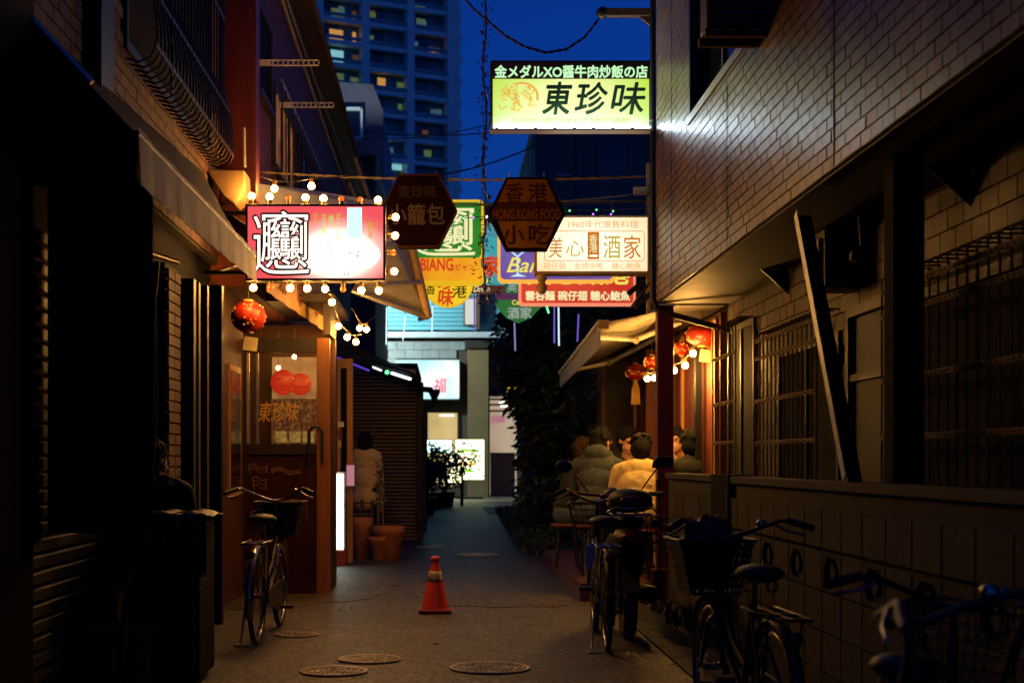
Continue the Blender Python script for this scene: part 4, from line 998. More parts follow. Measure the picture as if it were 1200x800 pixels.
# --- white sign on the right
Y = 14.2
s10 = thing('tavern_sign', 'wide white lit sign with orange characters next to the tiled corner', 'sign', at(695, 288, Y))
MB().bb(gX(627, Y), gX(761, Y), Y, Y + .2, gZ(321, Y), gZ(252, Y)).build('housing', 'fabric_tan', s10, bevel=.005)
gmat('face_white', (1.0, .90, .66), 1.9, (.95, .62, .36), (0, 0, 0), (.62, 1, .36))
M['face_white'].node_tree.nodes['Principled BSDF'].inputs['Emission Strength'].default_value = 1.35
MB().bb(gX(629.5, Y), gX(758.5, Y), Y - .008, Y - .001, gZ(317.5, Y), gZ(255, Y)).build('face', 'face_white', s10)
emat('ink_ochre', (.62, .20, .015), .9); emat('ink_tan', (.75, .40, .16), .95); emat('ink_olive', (.55, .42, .06), .95); emat('panel_ochre', (.60, .17, .012), 1.0)
ptext('1960年代懐舊料理', 666, 748, 258.5, 267.5, Y - .009, 'ink_tan', s10, bold=.0)
ptext('美', 643, 659, 278, 302, Y - .009, 'ink_ochre', s10, bold=-.002, shear=.15); ptext('心', 663, 684, 282, 300, Y - .009, 'ink_olive', s10, bold=.0, shear=.1); ptext('酒', 707, 727, 276, 303, Y - .009, 'ink_olive', s10, bold=.004); ptext('家', 731, 751, 276, 303, Y - .009, 'ink_ochre', s10, bold=.004)
bx = MB(); rr_ = rrect(gX(638, Y), gX(755, Y), gZ(306, Y), gZ(271, Y), Y - .009, .03); bx.tube([*rr_, rr_[0]], .0035, 4); bx.build('border_line', 'ink_ochre', s10)
MB().bb(gX(688.5, Y), gX(702, Y), Y - .011, Y - .009, gZ(304, Y), gZ(272, Y)).build('badge', 'panel_ochre', s10)
ptext('香\n港', 690.5, 700, 275, 296, Y - .012, 'ink_pale', s10, bold=.008, line=.9); MB().bb(gX(690.5, Y), gX(700, Y), Y - .014, Y - .012, gZ(301, Y), gZ(299, Y)).build('badge_line', 'ink_bright', s10)
ptext('碗仔翅', 637, 663, 307.5, 315.5, Y - .009, 'ink_tan', s10); ptext('金牌焼鴨', 673, 706, 307.5, 315.5, Y - .009, 'ink_tan', s10); ptext('糖心鮑魚', 717, 751, 307.5, 315.5, Y - .009, 'ink_tan', s10)
MB().lathe(at(635, 322, Y + .08), [(.05, 0), (.05, -.05), (.035, -.06), (.035, -.10), (.055, -.11), (.05, -.15), (.03, -.19), (.0, -.2)], 12).build('floodlight', 'fabric_tan', s10)
fr = MB()
for px in (663, 717, 757): fr.tube([at(px, 236, Y + .1), at(px, 253, Y + .1)], .012, 6)
fr.tube([at(640, 236, Y + .1), at(760, 236, Y + .1)], .014, 6); fr.build('mounting_rail', 'rust', s10)
MB().bb(gX(759, Y), gX(763.5, Y), Y + .05, Y + .12, gZ(372, Y), gZ(190, Y)).build('mounting_post', 'fabric_tan', s10)
jb = MB().box(at(750, 224, Y), (.13, .1, .07)).build('junction_box', 'fabric_tan', bevel=.005); tag(jb, 'small beige junction box on the post above the white sign', 'junction box')

# --- cables over the alley
def cable(name, label, pts, r, m='cable_black', twist=0, grp='wires strung over the alley'):
    P = [Vector(p) for p in pts]; path = []
    for i in range(len(P) - 1):
        for k in range(8): path.append(P[i].lerp(P[i + 1], k / 8))
    path.append(P[-1])
    b = MB()
    if twist:
        for ph in range(2):
            b.tube([p + Vector((0, math.cos(i * 1.1 + ph * 3.14) * twist, math.sin(i * 1.1 + ph * 3.14) * twist)) for i, p in enumerate(path)], r, 5)
    else: b.tube(path, r, 5)
    o = b.build(name, m); tag(o, label, 'cable', grp); return o
def sag(a, b, d, n=9):
    a, b = Vector(a), Vector(b); return [a.lerp(b, i / n) - Vector((0, 0, d * 4 * (i / n) * (1 - i / n))) for i in range(n + 1)]
cable('overhead_cable', 'twisted tan cable the two hexagonal signs hang from', sag(at(296, 196, 13.06), at(766, 203, 13.06), -.0) if False else sag((-1.7, 13.06, 3.90), (1.84, 13.06, 3.86), .05), .007, 'cable_tan', .007)
cable('overhead_cable', 'second tan cable just below the one with the hexagonal signs', sag((-1.7, 14.6, 4.02), (1.9, 14.6, 3.98), .12), .006, 'cable_tan', .006)
cable('overhead_cable', 'thin black wire across the sky level with the pierced bracket', sag(at(425, 155, 26), at(760, 122, 26), .25), .012)
cable('overhead_cable', 'thin black wire crossing below the yellow-green sign', sag(at(430, 207, 24), at(627, 171, 24), .2), .014)
cable('overhead_cable', 'thin black wire dropping left across the tower block', sag(at(392, 160, 28), at(627, 128, 28), .25), .012)
cable('overhead_cable', 'lowest thin wire behind the hexagonal signs', sag(at(296, 214, 15), at(766, 232, 15), .15), .008)
cable('overhead_cable', 'slack wire beside the red building, running away along the eaves', sag((-1.25, 9.5, 4.9), (-1.30, 25, 5.6), .2), .014)
cable('overhead_cable', 'wire tight along the wall above the pierced brackets', sag((-1.52, 11.2, 5.6), (-1.35, 25, 5.0), .1), .018, 'cable_tan')
# loop of chain between the rope and the bracket arm
cable('slack_chain', 'slack twisted wire looping under the bracket arm in the sky', [(-1.42, 12.5, 6.15), at(540, -6, 12.5), at(556, 12, 12.5), at(572, 25, 12.5), at(592, 42, 12.5), at(615, 55, 12.5), at(640, 62, 12.5), at(664, 58, 12.5), at(685, 44, 12.5), at(702, 22, 12.5)], .007, 'dark_steel', .008, None)
ba = thing('wall_arm', 'dark bracket arm reaching out at the top of the tiled corner', 'bracket', at(760, 15, 12.4))
MB().bb(gX(702, 12.4), gX(764, 12.4), 12.36, 12.44, gZ(20, 12.4), gZ(11, 12.4)).build('arm', 'rust', ba, bevel=.006); MB().ell(at(706, 15.5, 12.4), (.055, .05, .055)).build('knob', 'dark_steel', ba)
MB().prism([at(765, 10, 12.38), at(765, 32, 12.38), at(748, 18, 12.38)], (0, .04, 0)).build('gusset', 'rust', ba)
up_ = thing('utility_pole', 'concrete utility pole standing behind the tiled building', 'utility pole', (6.6, 15, 0))
MB().tube([(0, 0, 0), (0, 0, 9.5)], [.17, .12], 14).build('pole', 'concrete', up_, True); MB().box((0, 0, 6.9), (1.2, .08, .08)).build('crossarm', 'dark_steel', up_, True)
cable('overhead_cable', 'wire above the picture that the tinsel rope hangs from', [(-1.42, 15, 6.15), (.41, 15, 6.16), (6.5, 15, 6.8)], .012)
# tinsel rope
rp = thing('hanging_rope', 'rope wound with wire and dry leaves hanging down the middle of the sky', 'rope', at(570, 350, 15))
P = [at(568 + 2.0 * math.sin(i * .35), -6 + i * 6.2, 15) for i in range(60)]
MB().tube(P, .010, 5).build('rope', 'cable_black', rp)
MB().tube([p + Vector((math.cos(i * 1.3) * .022, math.sin(i * 1.3) * .022, 0)) for i, p in enumerate(P)], .006, 4).build('wire', 'aluminium', rp)
lf = MB(); random.seed(11)
for i in range(260):
    k = int(min(59, random.random() ** .7 * 60)); p = P[k] + Vector((random.gauss(0, .025 + .03 * (k > 48)), random.gauss(0, .02), random.uniform(-.05, .05))); a = Vector((random.gauss(0, 1), random.gauss(0, 1), random.gauss(-.6, 1))).normalized(); s_ = a.orthogonal().normalized() * .012
    lf.add([p, p + a * .03 + s_, p + a * .07, p + a * .03 - s_], [(0, 1, 2, 3)])
lf.build('leaves', 'bark', rp, kind='stuff')

# --- meteor light tubes
emat('tube_ice', (.65, .85, 1.0), 1.1); emat('tube_violet', (.20, .12, .75), .7); emat('tube_lilac', (.25, .22, .50), .9); emat('tube_dots', (.70, .9, .9), 1.4)
for i, (x, y0, y1, dx, m_, lab) in enumerate(((506.8, 358, 391, -.8, 'tube_ice', 'bright white meteor light tube in front of the cyan wall'), (475, 370, 399, -3, 'tube_dots', 'leaning dotted white light tube left of the bright one'),
      (453, 360, 404, -.5, 'tube_dots', 'leftmost dotted light tube above the dark awning'), (556, 347, 388, 0, 'tube_violet', 'violet light tube hanging right of the round yellow sign'),
      (602.8, 378, 411, 1, 'tube_lilac', 'dim lilac light tube below the shield sign'), (654.5, 360, 405, .5, 'tube_ice', 'white light tube in front of the dark hedge'),
      (649.5, 358, 402, 0, 'tube_violet', 'faint violet light tube next to the white one before the hedge'), (678, 368, 400, -1.4, 'tube_violet', 'violet light tube nearest the right awning'), (640, 357, 367, 3, 'light_green', 'short green light tube under the red sign'))):
    Yt = 18.5; t = thing('light_tube', lab, 'light tube', at(x, y0, Yt), 0, 'meteor light tubes hung on a wire')
    MB().tube([at(x, y0, Yt), at(x + dx, y1, Yt)], .011 if m_ != 'tube_dots' else .008, 7).build('tube', m_, t)
    MB().tube([at(x, y0, Yt), Vector((gX(x, Yt), Yt, gZ(345, Yt)))], .003, 4).build('cord', 'cable_black', t)
cable('light_tube_wire', 'wire the coloured light tubes hang from', sag(at(440, 345, 18.5), at(700, 345, 18.5), .02), .006)
# fairy lights
fl = thing('fairy_lights', 'tiny green and violet fairy lights along the rail of the white sign', 'string lights', at(690, 245, 14))
MB().tube([at(540, 256, 14), at(565, 254, 14), at(640, 247, 14), at(667, 245, 14), at(697, 247, 14), at(717, 246, 14), at(760, 243, 14)], .004, 4).build('cable', 'cable_black', fl)
emat('led_violet', (.30, .08, 1.0), 5); emat('led_white', (.9, .95, 1), 6)
for px, py, m_ in ((667.5, 247, 'light_green'), (695, 251, 'led_violet'), (699, 246, 'light_green'), (716, 251, 'led_violet'), (718.5, 247.5, 'light_green'), (570.5, 254, 'led_white'), (543, 256, 'light_green'), (555, 255, 'led_violet')):
    MB().ell(at(px, py, 14), .009, None, 8, 6).build('led', m_, fl)

# --- red lanterns
def lantern(name, label, c, r, sq=.88, tagp=None, tassel=False, m='lantern_red', lit=None, top=None):
    c = Vector(c); t = thing(name, label, 'lantern', c)
    b = MB(); n = 20; vs = []; fs = []
    k = 14
    for i in range(k + 1):
        ph = math.pi * (.10 + .80 * i / k)
        for j in range(n * 2):
            w = math.pi * j / n; q = r * (1.0 if j % 2 == 0 else .955)
            vs.append((q * math.sin(ph) * math.cos(w), q * math.sin(ph) * math.sin(w), r * sq * math.cos(ph)))
    for i in range(k):
        for j in range(n * 2): fs.append((i * n * 2 + j, (i + 1) * n * 2 + j, (i + 1) * n * 2 + (j + 1) % (n * 2), i * n * 2 + (j + 1) % (n * 2)))
    b.add(vs, fs, 0, True); b.build('shade', m, t, True)
    for s_ in (1, -1): MB().lathe((0, 0, s_ * r * sq * .95), [(r * .30, -.012), (r * .32, 0), (r * .30, .012), (0, .012)], 16).build('cap', 'gold', t, True)
    dt = MB(); random.seed(int(r * 1000))
    for q in range(40):
        w = random.uniform(0, 6.28); z = random.uniform(-.6, .75); s_ = math.sqrt(1 - z * z); dt.box((r * s_ * math.cos(w) * 1.0, r * s_ * math.sin(w) * 1.0, r * sq * z), (.012, .012, .014))
    dt.build('gold_pattern', 'gold', t, True)
    MB().tube([(0, 0, r * sq), (0, 0, (top or .35))], .004, 5).build('cord', 'cable_black', t, True)
    if tagp: MB().box((tagp[0], -.02, -r * sq - .09), (.115, .003, .11), Matrix.Rotation(.12, 3, 'Y')).build('paper_tag', 'tag_paper', t, True)
    if tassel:
        ts = MB()
        for q in range(16):
            w = q * .39; ts.tube([(math.cos(w) * .012, math.sin(w) * .012, -r * sq), (math.cos(w) * .04, math.sin(w) * .04, -r * sq - .10), (math.cos(w) * .045, math.sin(w) * .045, -r * sq - .26)], .007, 4)
        ts.build('tassel', 'gold', t, True)
    return t
lantern('red_lantern', 'round red lantern with a paper tag, hanging left of the porch window', at(291, 371, 11.6), .142, .93, tagp=(.02, 0))
lantern('red_lantern', 'small red lantern with a yellow tassel at the far end of the terrace', at(745, 436, 15.6), .11, .85, tassel=True)
lantern('red_lantern', 'dark red lantern with a gold tag at the near end of the terrace', at(823, 392, 12.9), .15, .7, tagp=(.03, 0))
lantern('red_lantern', 'small red lantern just left of the red post', at(764, 424, 14.6), .085, .8)
lantern('red_lantern', 'small red lantern just right of the red post, by the bulbs', at(799, 408, 13.9), .085, .8)

# ================================================================== THE TERRACE on the right
te = thing('terrace_restaurant', 'red timber front of the terrace restaurant behind the red post', 'building', (2.4, 15, 0))
MB().bb(2.40, 2.449, 12.4, 18.4, 0, 2.55).build('wall', 'red_wood', te)
b = MB()
for i in range(10): b = MB().bb(2.375, 2.399, 12.5 + i * .6, 12.5 + i * .6 + (.10 if i % 2 else .2), .1, 2.5).build('batten', 'wood_warm' if i % 3 == 0 else 'wood_brown', te)
MB().bb(1.95, 2.449, 18.3, 18.4, 0, 2.6).build('end_wall', 'wood_dark', te)
MB().bb(2.0, 6, 12.35, 18.5, 2.60, 2.72).build('roof_slab', 'soffit', te)
tp = lambda px0, px1, Y, z0, z1, m, lab, dep=.1: tag(MB().bb(gX(px0, Y), gX(px1, Y), Y, Y + dep, z0, z1).build('post', m, bevel=.005), lab, 'post')
tp(770.5, 789.5, 12.35, 0, 2.6, 'red_paint', 'thick red painted post at the corner of the terrace', .13)
tp(757, 769, 15.9, .15, 2.5, 'red_wood', 'orange-red lit post of the terrace left of the thick red post')
tp(704.5, 711, 17.6, .15, 2.6, 'wood_brown', 'slim brown post at the far end of the terrace')
tp(815, 832, 13.2, 1.15, 2.45, 'black_paint', 'black post right of the terrace bulbs')
tp(832.5, 838, 13.0, 1.15, 2.45, 'wood_warm', 'thin orange lit post right of the black one')
tp(838, 845, 12.8, 1.15, 2.4, 'red_wood', 'dark red post at the first ground floor window')
# red pipe base and red tub
rb2 = thing('red_bucket', 'narrow red plastic tub at the foot of the red post', 'bucket', (gX(771.5, 11.9), 11.9, 0))
MB().lathe((0, 0, 0), [(0, 0), (.052, .0), (.058, .33), (.066, .335), (.066, .352), (.054, .352), (.046, .05), (0, .05)], 18).build('tub', 'red_paint', rb2, True)
MB().tube([(0, 0, .05), (.0, 0, 1.1)], .022, 8).build('pipe', 'red_paint', rb2, True)
dk = thing('timber_deck', 'low red timber deck under the terrace tables', 'deck', (1.9, 15, 0))
me = MB().box((0, 0, 0), (1.18, .118, .03)).mesh('plank', 'deck_red')
for i in range(38): share('plank', me, Vector((1.80, 12.75 + i * .125, .145)) - origin(dk), dk)
MB().bb(1.20, 2.38, 12.68, 17.5, .0, .128).build('frame', 'deck_red', dk)
# right awning
ra = thing('folding_awning', 'folding arm awning over the terrace, its pale edge catching the light', 'awning', (1.8, 14.5, 2.5))
n0, n1 = at(703, 378, 12.7), at(656, 438, 17.2)      # lip, near and far
w0, w1 = Vector((2.36, 12.55, 2.78)), Vector((2.36, 17.2, 2.72))
MB().sheet([[n0.lerp(n1, u / 12).lerp(w0.lerp(w1, u / 12), v / 6) - Vector((0, 0, .05 * math.sin(math.pi * v / 6))) for v in range(7)] for u in range(13)], .008).build('canopy', 'fabric_awning', ra)
MB().prism([n0, n1, n1 + Vector((0, 0, -.17)), n0 + Vector((0, 0, -.22))], (.006, 0, 0)).build('valance', 'canvas_blue', ra)
MB().tube([n0 + Vector((0, 0, .01)), n1 + Vector((0, 0, .01))], .022, 8).build('front_bar', 'white_metal', ra)
MB().box(n0 + Vector((.03, -.02, -.02)), (.09, .05, .08)).build('end_cap', 'fabric_tan', ra)
for u, v_ in ((.12, .30), (.80, .62)):
    a = n0.lerp(n1, u) + Vector((.03, 0, -.06)); c = w0.lerp(w1, v_) + Vector((-.05, 0, -.15)); e = a.lerp(c, .5) + Vector((.02, .45, -.06))
    arm = MB().tube([a, e], .024, 8).tube([e, c], .028, 8).build('arm', 'white_metal', ra); MB().ell(e, .042).build('elbow', 'fabric_tan', arm)
MB().tube([w0 + Vector((-.04, 0, .0)), w1 + Vector((-.04, 0, 0))], .05, 10).build('roller', 'white_metal', ra)
fu = thing('floodlight_pair', 'old grey floodlights bracketed at the corner under the white sign', 'floodlight', at(750, 352, 13.4))
MB().box(at(744, 338, 13.4), (.16, .1, .05), Matrix.Rotation(-.7, 3, 'Y')).box(at(753, 352, 13.4), (.18, .1, .05), Matrix.Rotation(-.7, 3, 'Y')).build('lamp_head', 'dark_steel', fu)
MB().tube([at(762, 330, 13.4), at(740, 360, 13.4)], .014, 6).build('bracket', 'rust', fu)
# hanging clear bulbs' strip and bottles left out of view; small tables
def table(x, y, z, label, r=.33):
    t = thing('cafe_table', label, 'table', (x, y, z), 0, 'small tables on the terrace')
    MB().lathe((0, 0, 0), [(0, .72), (r, .72), (r, .745), (0, .745)], 24).build('table_top', 'tablewood', t, True)
    MB().lathe((0, 0, 0), [(.18, 0), (.18, .02), (.025, .04), (.022, .70), (.06, .72)], 14).build('pedestal', 'black_paint', t, True)
    return t
DZ = .16
table(1.72, 14.55, DZ, 'small round table between the grey hoodie and the woman in black')
table(2.05, 13.85, DZ, 'small round table in front of the person in cream, half behind the red post', .30)
def stool(x, y, z, label, h=.44):
    t = thing('stool', label, 'stool', (x, y, z), 0, 'stools on the terrace')
    MB().lathe((0, 0, 0), [(0, h - .04), (.16, h - .04), (.165, h - .015), (.15, h), (0, h)], 18).build('seat', 'red_wood', t, True)
    for i in range(4):
        w = R(45 + 90 * i); MB().tube([(math.cos(w) * .10, math.sin(w) * .10, h - .04), (math.cos(w) * .16, math.sin(w) * .16, 0)], .012, 6).build('leg', 'black_paint', t, True)
    return t
tb = thing('cup', 'small white cup on the terrace table beside the cream shirt', 'cup', (1.82, 14.32, DZ + .746)); MB().lathe((0, 0, 0), [(0, 0), (.028, 0), (.036, .08), (.032, .08), (.026, .006), (0, .006)], 16).build('body', 'ceramic', tb, True)

# ================================================================== PEOPLE (one continuous body each, grown from tapered limbs)
PALETTE = ['skin', 'hair', 'cloth_grey', 'cloth_cream', 'cloth_black', 'cloth_tan', 'cloth_white', 'jeans', 'shoe', 'shoe_dark', 'red_lens']
def fuse(prims, name, mats, parent, voxel, smooth=4, folds=0):
    """prims: ('c', p0, r0, p1, r1, m) tapered limb, ('e', centre, radii, rot, m) rounded mass -> one remeshed skin"""
    b = MB()
    for p in prims:
        if p[0] == 'c':
            _, p0, r0, p1, r1, m = p; p0, p1 = Vector(p0), Vector(p1); k = 5
            pts = []; rs = []
            d = (p1 - p0); L = max(d.length, 1e-5); d = d / L
            for i in range(4): w = math.pi / 2 * (1 - i / 4.0); pts.append(p0 - d * r0 * math.sin(w)); rs.append(max(.0008, r0 * math.cos(w)))
            for i in range(k): pts.append(p0.lerp(p1, i / (k - 1))); rs.append(r0 + (r1 - r0) * i / (k - 1))
            for i in range(1, 5): w = math.pi / 2 * i / 4.0; pts.append(p1 + d * r1 * math.sin(w)); rs.append(max(.0008, r1 * math.cos(w)))
            b.tube(pts, rs, 12)
        else: b.ell(p[1], p[2], p[3], 18, 12)
    me = b.mesh(name, []); o = bpy.data.objects.new(name, me); COL.objects.link(o)
    r = o.modifiers.new("skin", 'REMESH'); r.mode = 'VOXEL'; r.voxel_size = voxel; r.use_smooth_shade = True
    s = o.modifiers.new("relax", 'SMOOTH'); s.factor = .5; s.iterations = smooth
    dg = bpy.context.evaluated_depsgraph_get(); m2 = bpy.data.meshes.new_from_object(o.evaluated_get(dg)); bpy.data.objects.remove(o)
    for q in mats: m2.materials.append(M[q])
    from mathutils import noise as NZ
    nv = len(m2.vertices); vc = np.empty(nv * 3); m2.vertices.foreach_get("co", vc); vc = vc.reshape(-1, 3); vn = np.empty(nv * 3); m2.vertices.foreach_get("normal", vn); vn = vn.reshape(-1, 3)
    sd_ = random.random() * 50
    if name in ('body', 'hair') and folds > 0:
        am = np.zeros(nv)
        for i in range(nv):
            x, y, z = vc[i]; q = NZ.noise(Vector((x * 7 + sd_ + z * 3, y * 7, z * 5))) ; am[i] = (.5 - abs(q)) * folds + NZ.noise(Vector((x * 20, y * 20 + sd_, z * 14))) * folds * .3
        if name == 'body':
            # only cloth creases: keep skin smooth by fading near skin parts
            for p in prims:
                if p[-1] == 'skin':
                    if p[0] == 'c': a_ = np.array(p[1]); e_ = np.array(p[3]); ab_ = e_ - a_; t_ = np.clip(((vc - a_) @ ab_) / max(1e-9, ab_ @ ab_), 0, 1); d_ = np.linalg.norm(vc - (a_ + t_[:, None] * ab_), axis=1) - max(p[2], p[4])
                    else: d_ = np.linalg.norm(vc - np.array(p[1]), axis=1) - max(p[2])
                    am *= np.clip(d_ / .02, 0, 1)
        m2.vertices.foreach_set("co", (vc + vn * am[:, None]).reshape(-1)); m2.update()
    n = len(m2.polygons); c = np.empty(n * 3); m2.polygons.foreach_get("center", c); c = c.reshape(-1, 3)
    best = np.full(n, 1e9); idx = np.zeros(n, dtype=np.int32)
    for p in prims:
        if p[0] == 'c':
            a = np.array(p[1]); e = np.array(p[3]); ab = e - a; t = np.clip(((c - a) @ ab) / max(1e-9, ab @ ab), 0, 1)
            dd = np.linalg.norm(c - (a + t[:, None] * ab), axis=1) - (p[2] + (p[4] - p[2]) * t); m = p[5]
        else:
            q = c - np.array(p[1])
            if p[3] is not None: q = q @ np.array(p[3])
            rr = np.array(p[2]); dd = (np.linalg.norm(q / rr, axis=1) - 1) * rr.min(); m = p[4]
        w = dd < best; best[w] = dd[w]; idx[w] = mats.index(m)
    m2.polygons.foreach_set("material_index", idx); m2.polygons.foreach_set("use_smooth", np.ones(n, dtype=bool)); m2.update()
    m2.name = name
    ob = bpy.data.objects.new(name, m2); COL.objects.link(ob); ob.parent = parent
    return ob

def person(label, loc, yaw, pose='sit', top='cloth_grey', legs='jeans', shoe='shoe', hair='hair', lean=.15, seat=.44, head_turn=0, head_tip=0, long_hair=False, hood=False, arms='table', sleeve='long', scale=1.0, group=None, cap=False, bulk=1.0):
    """local frame: +y is where the person faces, z up; sitting height measured from the floor they sit on"""
    t = thing('person', label, 'person', loc, yaw, group, scale); rnd = random.Random(int(loc[0] * 1000 + loc[1] * 77))
    P = []
    sl = Matrix.Rotation(-lean, 3, 'X')
    pz = seat + .10 if pose == 'sit' else .93
    pel = Vector((0, 0, pz)); up = sl @ Vector((0, 0, 1)); fw = sl @ Vector((0, 1, 0))
    T = lambda x, y, z: pel + Vector((x, 0, 0)) + fw * y + up * z
    bk = bulk; P.append(('e', pel, (.165, .125, .13), sl, legs if pose == 'sit' else top))
    P.append(('e', T(0, .0, .14), (.150 * bk, .110 * bk, .14), sl, top)); P.append(('e', T(0, .0, .30), (.170 * bk, .118 * bk, .17), sl, top)); P.append(('e', T(0, -.012, .42), (.185 * bk, .105 * bk, .11), sl, top))
    P.append(('e', T(0, -.01, .06), (.168, .125, .075), sl, top))
    nb = T(0, .005, .50); hb = nb + up * .05 + Vector((0, .025 + .05 * lean, .0)); 
    P.append(('c', nb - up * .03, .062, hb, .052, 'skin'))
    for s_ in (-1, 1): P.append(('c', T(s_ * .05, -.01, .50), .055, T(s_ * .175, 0, .445), .062, top))
    hc = hb + Vector((0, .018, .098)); hr = Matrix.Rotation(head_turn, 3, 'Z') @ Matrix.Rotation(-head_tip, 3, 'X')
    HH = lambda x, y, z: hc + hr @ Vector((x, y, z))
    P.append(('e', HH(0, -.008, .025), (.076, .092, .092), hr, 'skin')); P.append(('e', HH(0, .022, -.045), (.058, .066, .068), hr, 'skin'))
    P.append(('c', HH(0, .082, .018), .009, HH(0, .103, -.018), .013, 'skin'))           # nose
    P.append(('c', HH(-.018, .086, -.052), .0085, HH(.018, .086, -.052), .0085, 'skin'))   # mouth
    P.append(('e', HH(0, .070, -.092), (.024, .018, .018), hr, 'skin'))                  # chin
    P.append(('c', HH(-.045, .074, .034), .012, HH(.045, .074, .034), .012, 'skin'))       # brow
    for s_ in (-1, 1): P.append(('e', HH(s_ * .077, -.004, -.005), (.010, .020, .030), hr, 'skin'))
    # arms
    for s_ in (-1, 1):
        sh_ = T(s_ * .185, 0, .435)
        if arms == 'table': el = T(s_ * .235, .13, .20); wr = el + Vector((-s_ * .10, .225, .03 if s_ > 0 else .06))
        elif arms == 'chin' and s_ < 0: el = T(s_ * .22, .20, .22); wr = HH(s_ * .05, .10, -.15)
        elif arms == 'chin': el = T(s_ * .235, .13, .20); wr = el + Vector((-s_ * .10, .225, .03))
        elif arms == 'lap': el = T(s_ * .24, .03, .16); wr = el + Vector((-s_ * .09, .22, -.08))
        else: el = T(s_ * .235, -.02, .15); wr = el + Vector((s_ * .01, .08, -.24))
        P.append(('c', sh_, .057, el, .043, top))
        fm = top if sleeve == 'long' else 'skin'
        mid = el.lerp(wr, .85); P.append(('c', el, .042, mid, .031 if sleeve == 'long' else .028, fm)); P.append(('c', mid, .026, wr, .024, 'skin'))
        d = (wr - el).normalized(); side = d.cross(Vector((0, 0, 1))).normalized() if abs(d.z) < .95 else Vector((1, 0, 0)); nrm = side.cross(d)
        pc = wr + d * .045; hm = Matrix((side, d, nrm)).transposed()
        P.append(('e', pc, (.040, .050, .017), hm, 'skin'))
        for f, (o_, l_) in enumerate(((-.030, .034), (-.010, .042), (.010, .039), (.029, .030))):
            a = pc + d * .040 + side * o_; bq = a + d * l_ * .9 - nrm * .010; c_ = bq + d * l_ * .55 - nrm * .022
            P.append(('c', a, .0095, bq, .0088, 'skin')); P.append(('c', bq, .0088, c_, .0078, 'skin'))
        ta = wr + d * .012 - side * s_ * .026; tb_ = ta + d * .035 - side * s_ * .028; P.append(('c', ta, .013, tb_, .010, 'skin')); P.append(('c', tb_, .010, tb_ + d * .028 - side * s_ * .006 - nrm * .012, .0085, 'skin'))
    if pose != 'sit': P.append(('e', pel + Vector((0, 0, -.14)), (.185, .145, .20), None, top)); P.append(('e', pel + Vector((0, 0, .12)), (.19, .15, .2), None, top))
    # legs
    for s_ in (-1, 1):
        if pose == 'sit':
            hp = pel + Vector((s_ * .085, .03, -.02)); kn = Vector((s_ * .15, .46, seat + .05)); an = Vector((s_ * .15, .42, .09))
        else:
            hp = pel + Vector((s_ * .09, 0, -.05)); kn = Vector((s_ * .10, .02, .50)); an = Vector((s_ * .11, -.02, .09))
        P.append(('c', hp, .092, kn, .062, legs)); P.append(('c', kn, .060, an + Vector((0, 0, .05)), .045, legs)); P.append(('c', an + Vector((0, 0, .05)), .036, an, .036, 'shoe_dark'))
        P.append(('c', an + Vector((0, -.03, -.045)), .042, an + Vector((0, .14, -.055)), .034, shoe))
    if hood:
        P.append(('e', T(0, -.075, .53), (.115, .060, .075), sl, top)); P.append(('c', T(-.09, -.02, .53), .045, T(.09, -.02, .53), .045, top)); P.append(('c', T(-.09, .05, .50), .03, T(-.03, .09, .44), .025, top)); P.append(('c', T(.09, .05, .50), .03, T(.03, .09, .44), .025, top))
    # folds in the cloth
    for k in range(4):
        z = .10 + k * .09; x_ = rnd.uniform(-.10, .02); P.append(('c', T(x_, -.098, z), .012, T(x_ + .09, -.106, z + rnd.uniform(-.09, .09)), .005, top))
    mats = []
    for p in P:
        m = p[-1]
        if m not in mats: mats.append(m)
    fuse(P, 'body', mats, t, .0085, 3, .015)
    ey = MB()
    for s_ in (-1, 1): ey.ell(HH(s_ * .031, .0765, .012), (.012, .009, .008), hr, 8, 6)
    ey.build('eyes', 'shoe_dark', t, True)
    # hair: a shell of overlapping locks
    Hs = [('e', HH(0, -.022, .045), (.087, .100, .088), hr, hair), ('e', HH(0, -.040, -.02), (.088, .082, .095), hr, hair)]
    for k in range(70):
        w = rnd.uniform(0, 6.28); ph = rnd.uniform(.05, 1.75); a = HH(.080 * math.sin(ph) * math.cos(w), -.022 + .095 * math.sin(ph) * math.sin(w), .05 + .082 * math.cos(ph))
        if (hr.transposed() @ (a - hc)).y > .045 and (hr.transposed() @ (a - hc)).z < .07: continue
        e = a + hr @ Vector((math.cos(w) * .02, math.sin(w) * .015 - .01, -.03)); Hs.append(('c', a, .013, e + (a - hc) * .02, .005, hair))
    if long_hair:
        for k in range(14):
            w = math.pi + math.pi * (k / 13) ; a = HH(.078 * math.cos(w), -.03 + .075 * math.sin(w), .0); e = a + Vector((math.cos(w) * .01, -.0, -rnd.uniform(.13, .19))); Hs.append(('c', a, .026, e, .013, hair))
    fuse(Hs, 'hair', [hair], t, .0065, 0, .012)
    if cap:
        MB().lathe((0, 0, 0), [(.093, 0), (.096, .03), (.075, .075), (.03, .098), (0, .10)], 18).build('headband', 'cloth_white', t, True).location = HH(0, -.015, .045)
    return t
G_ = 'people seated at the terrace tables'
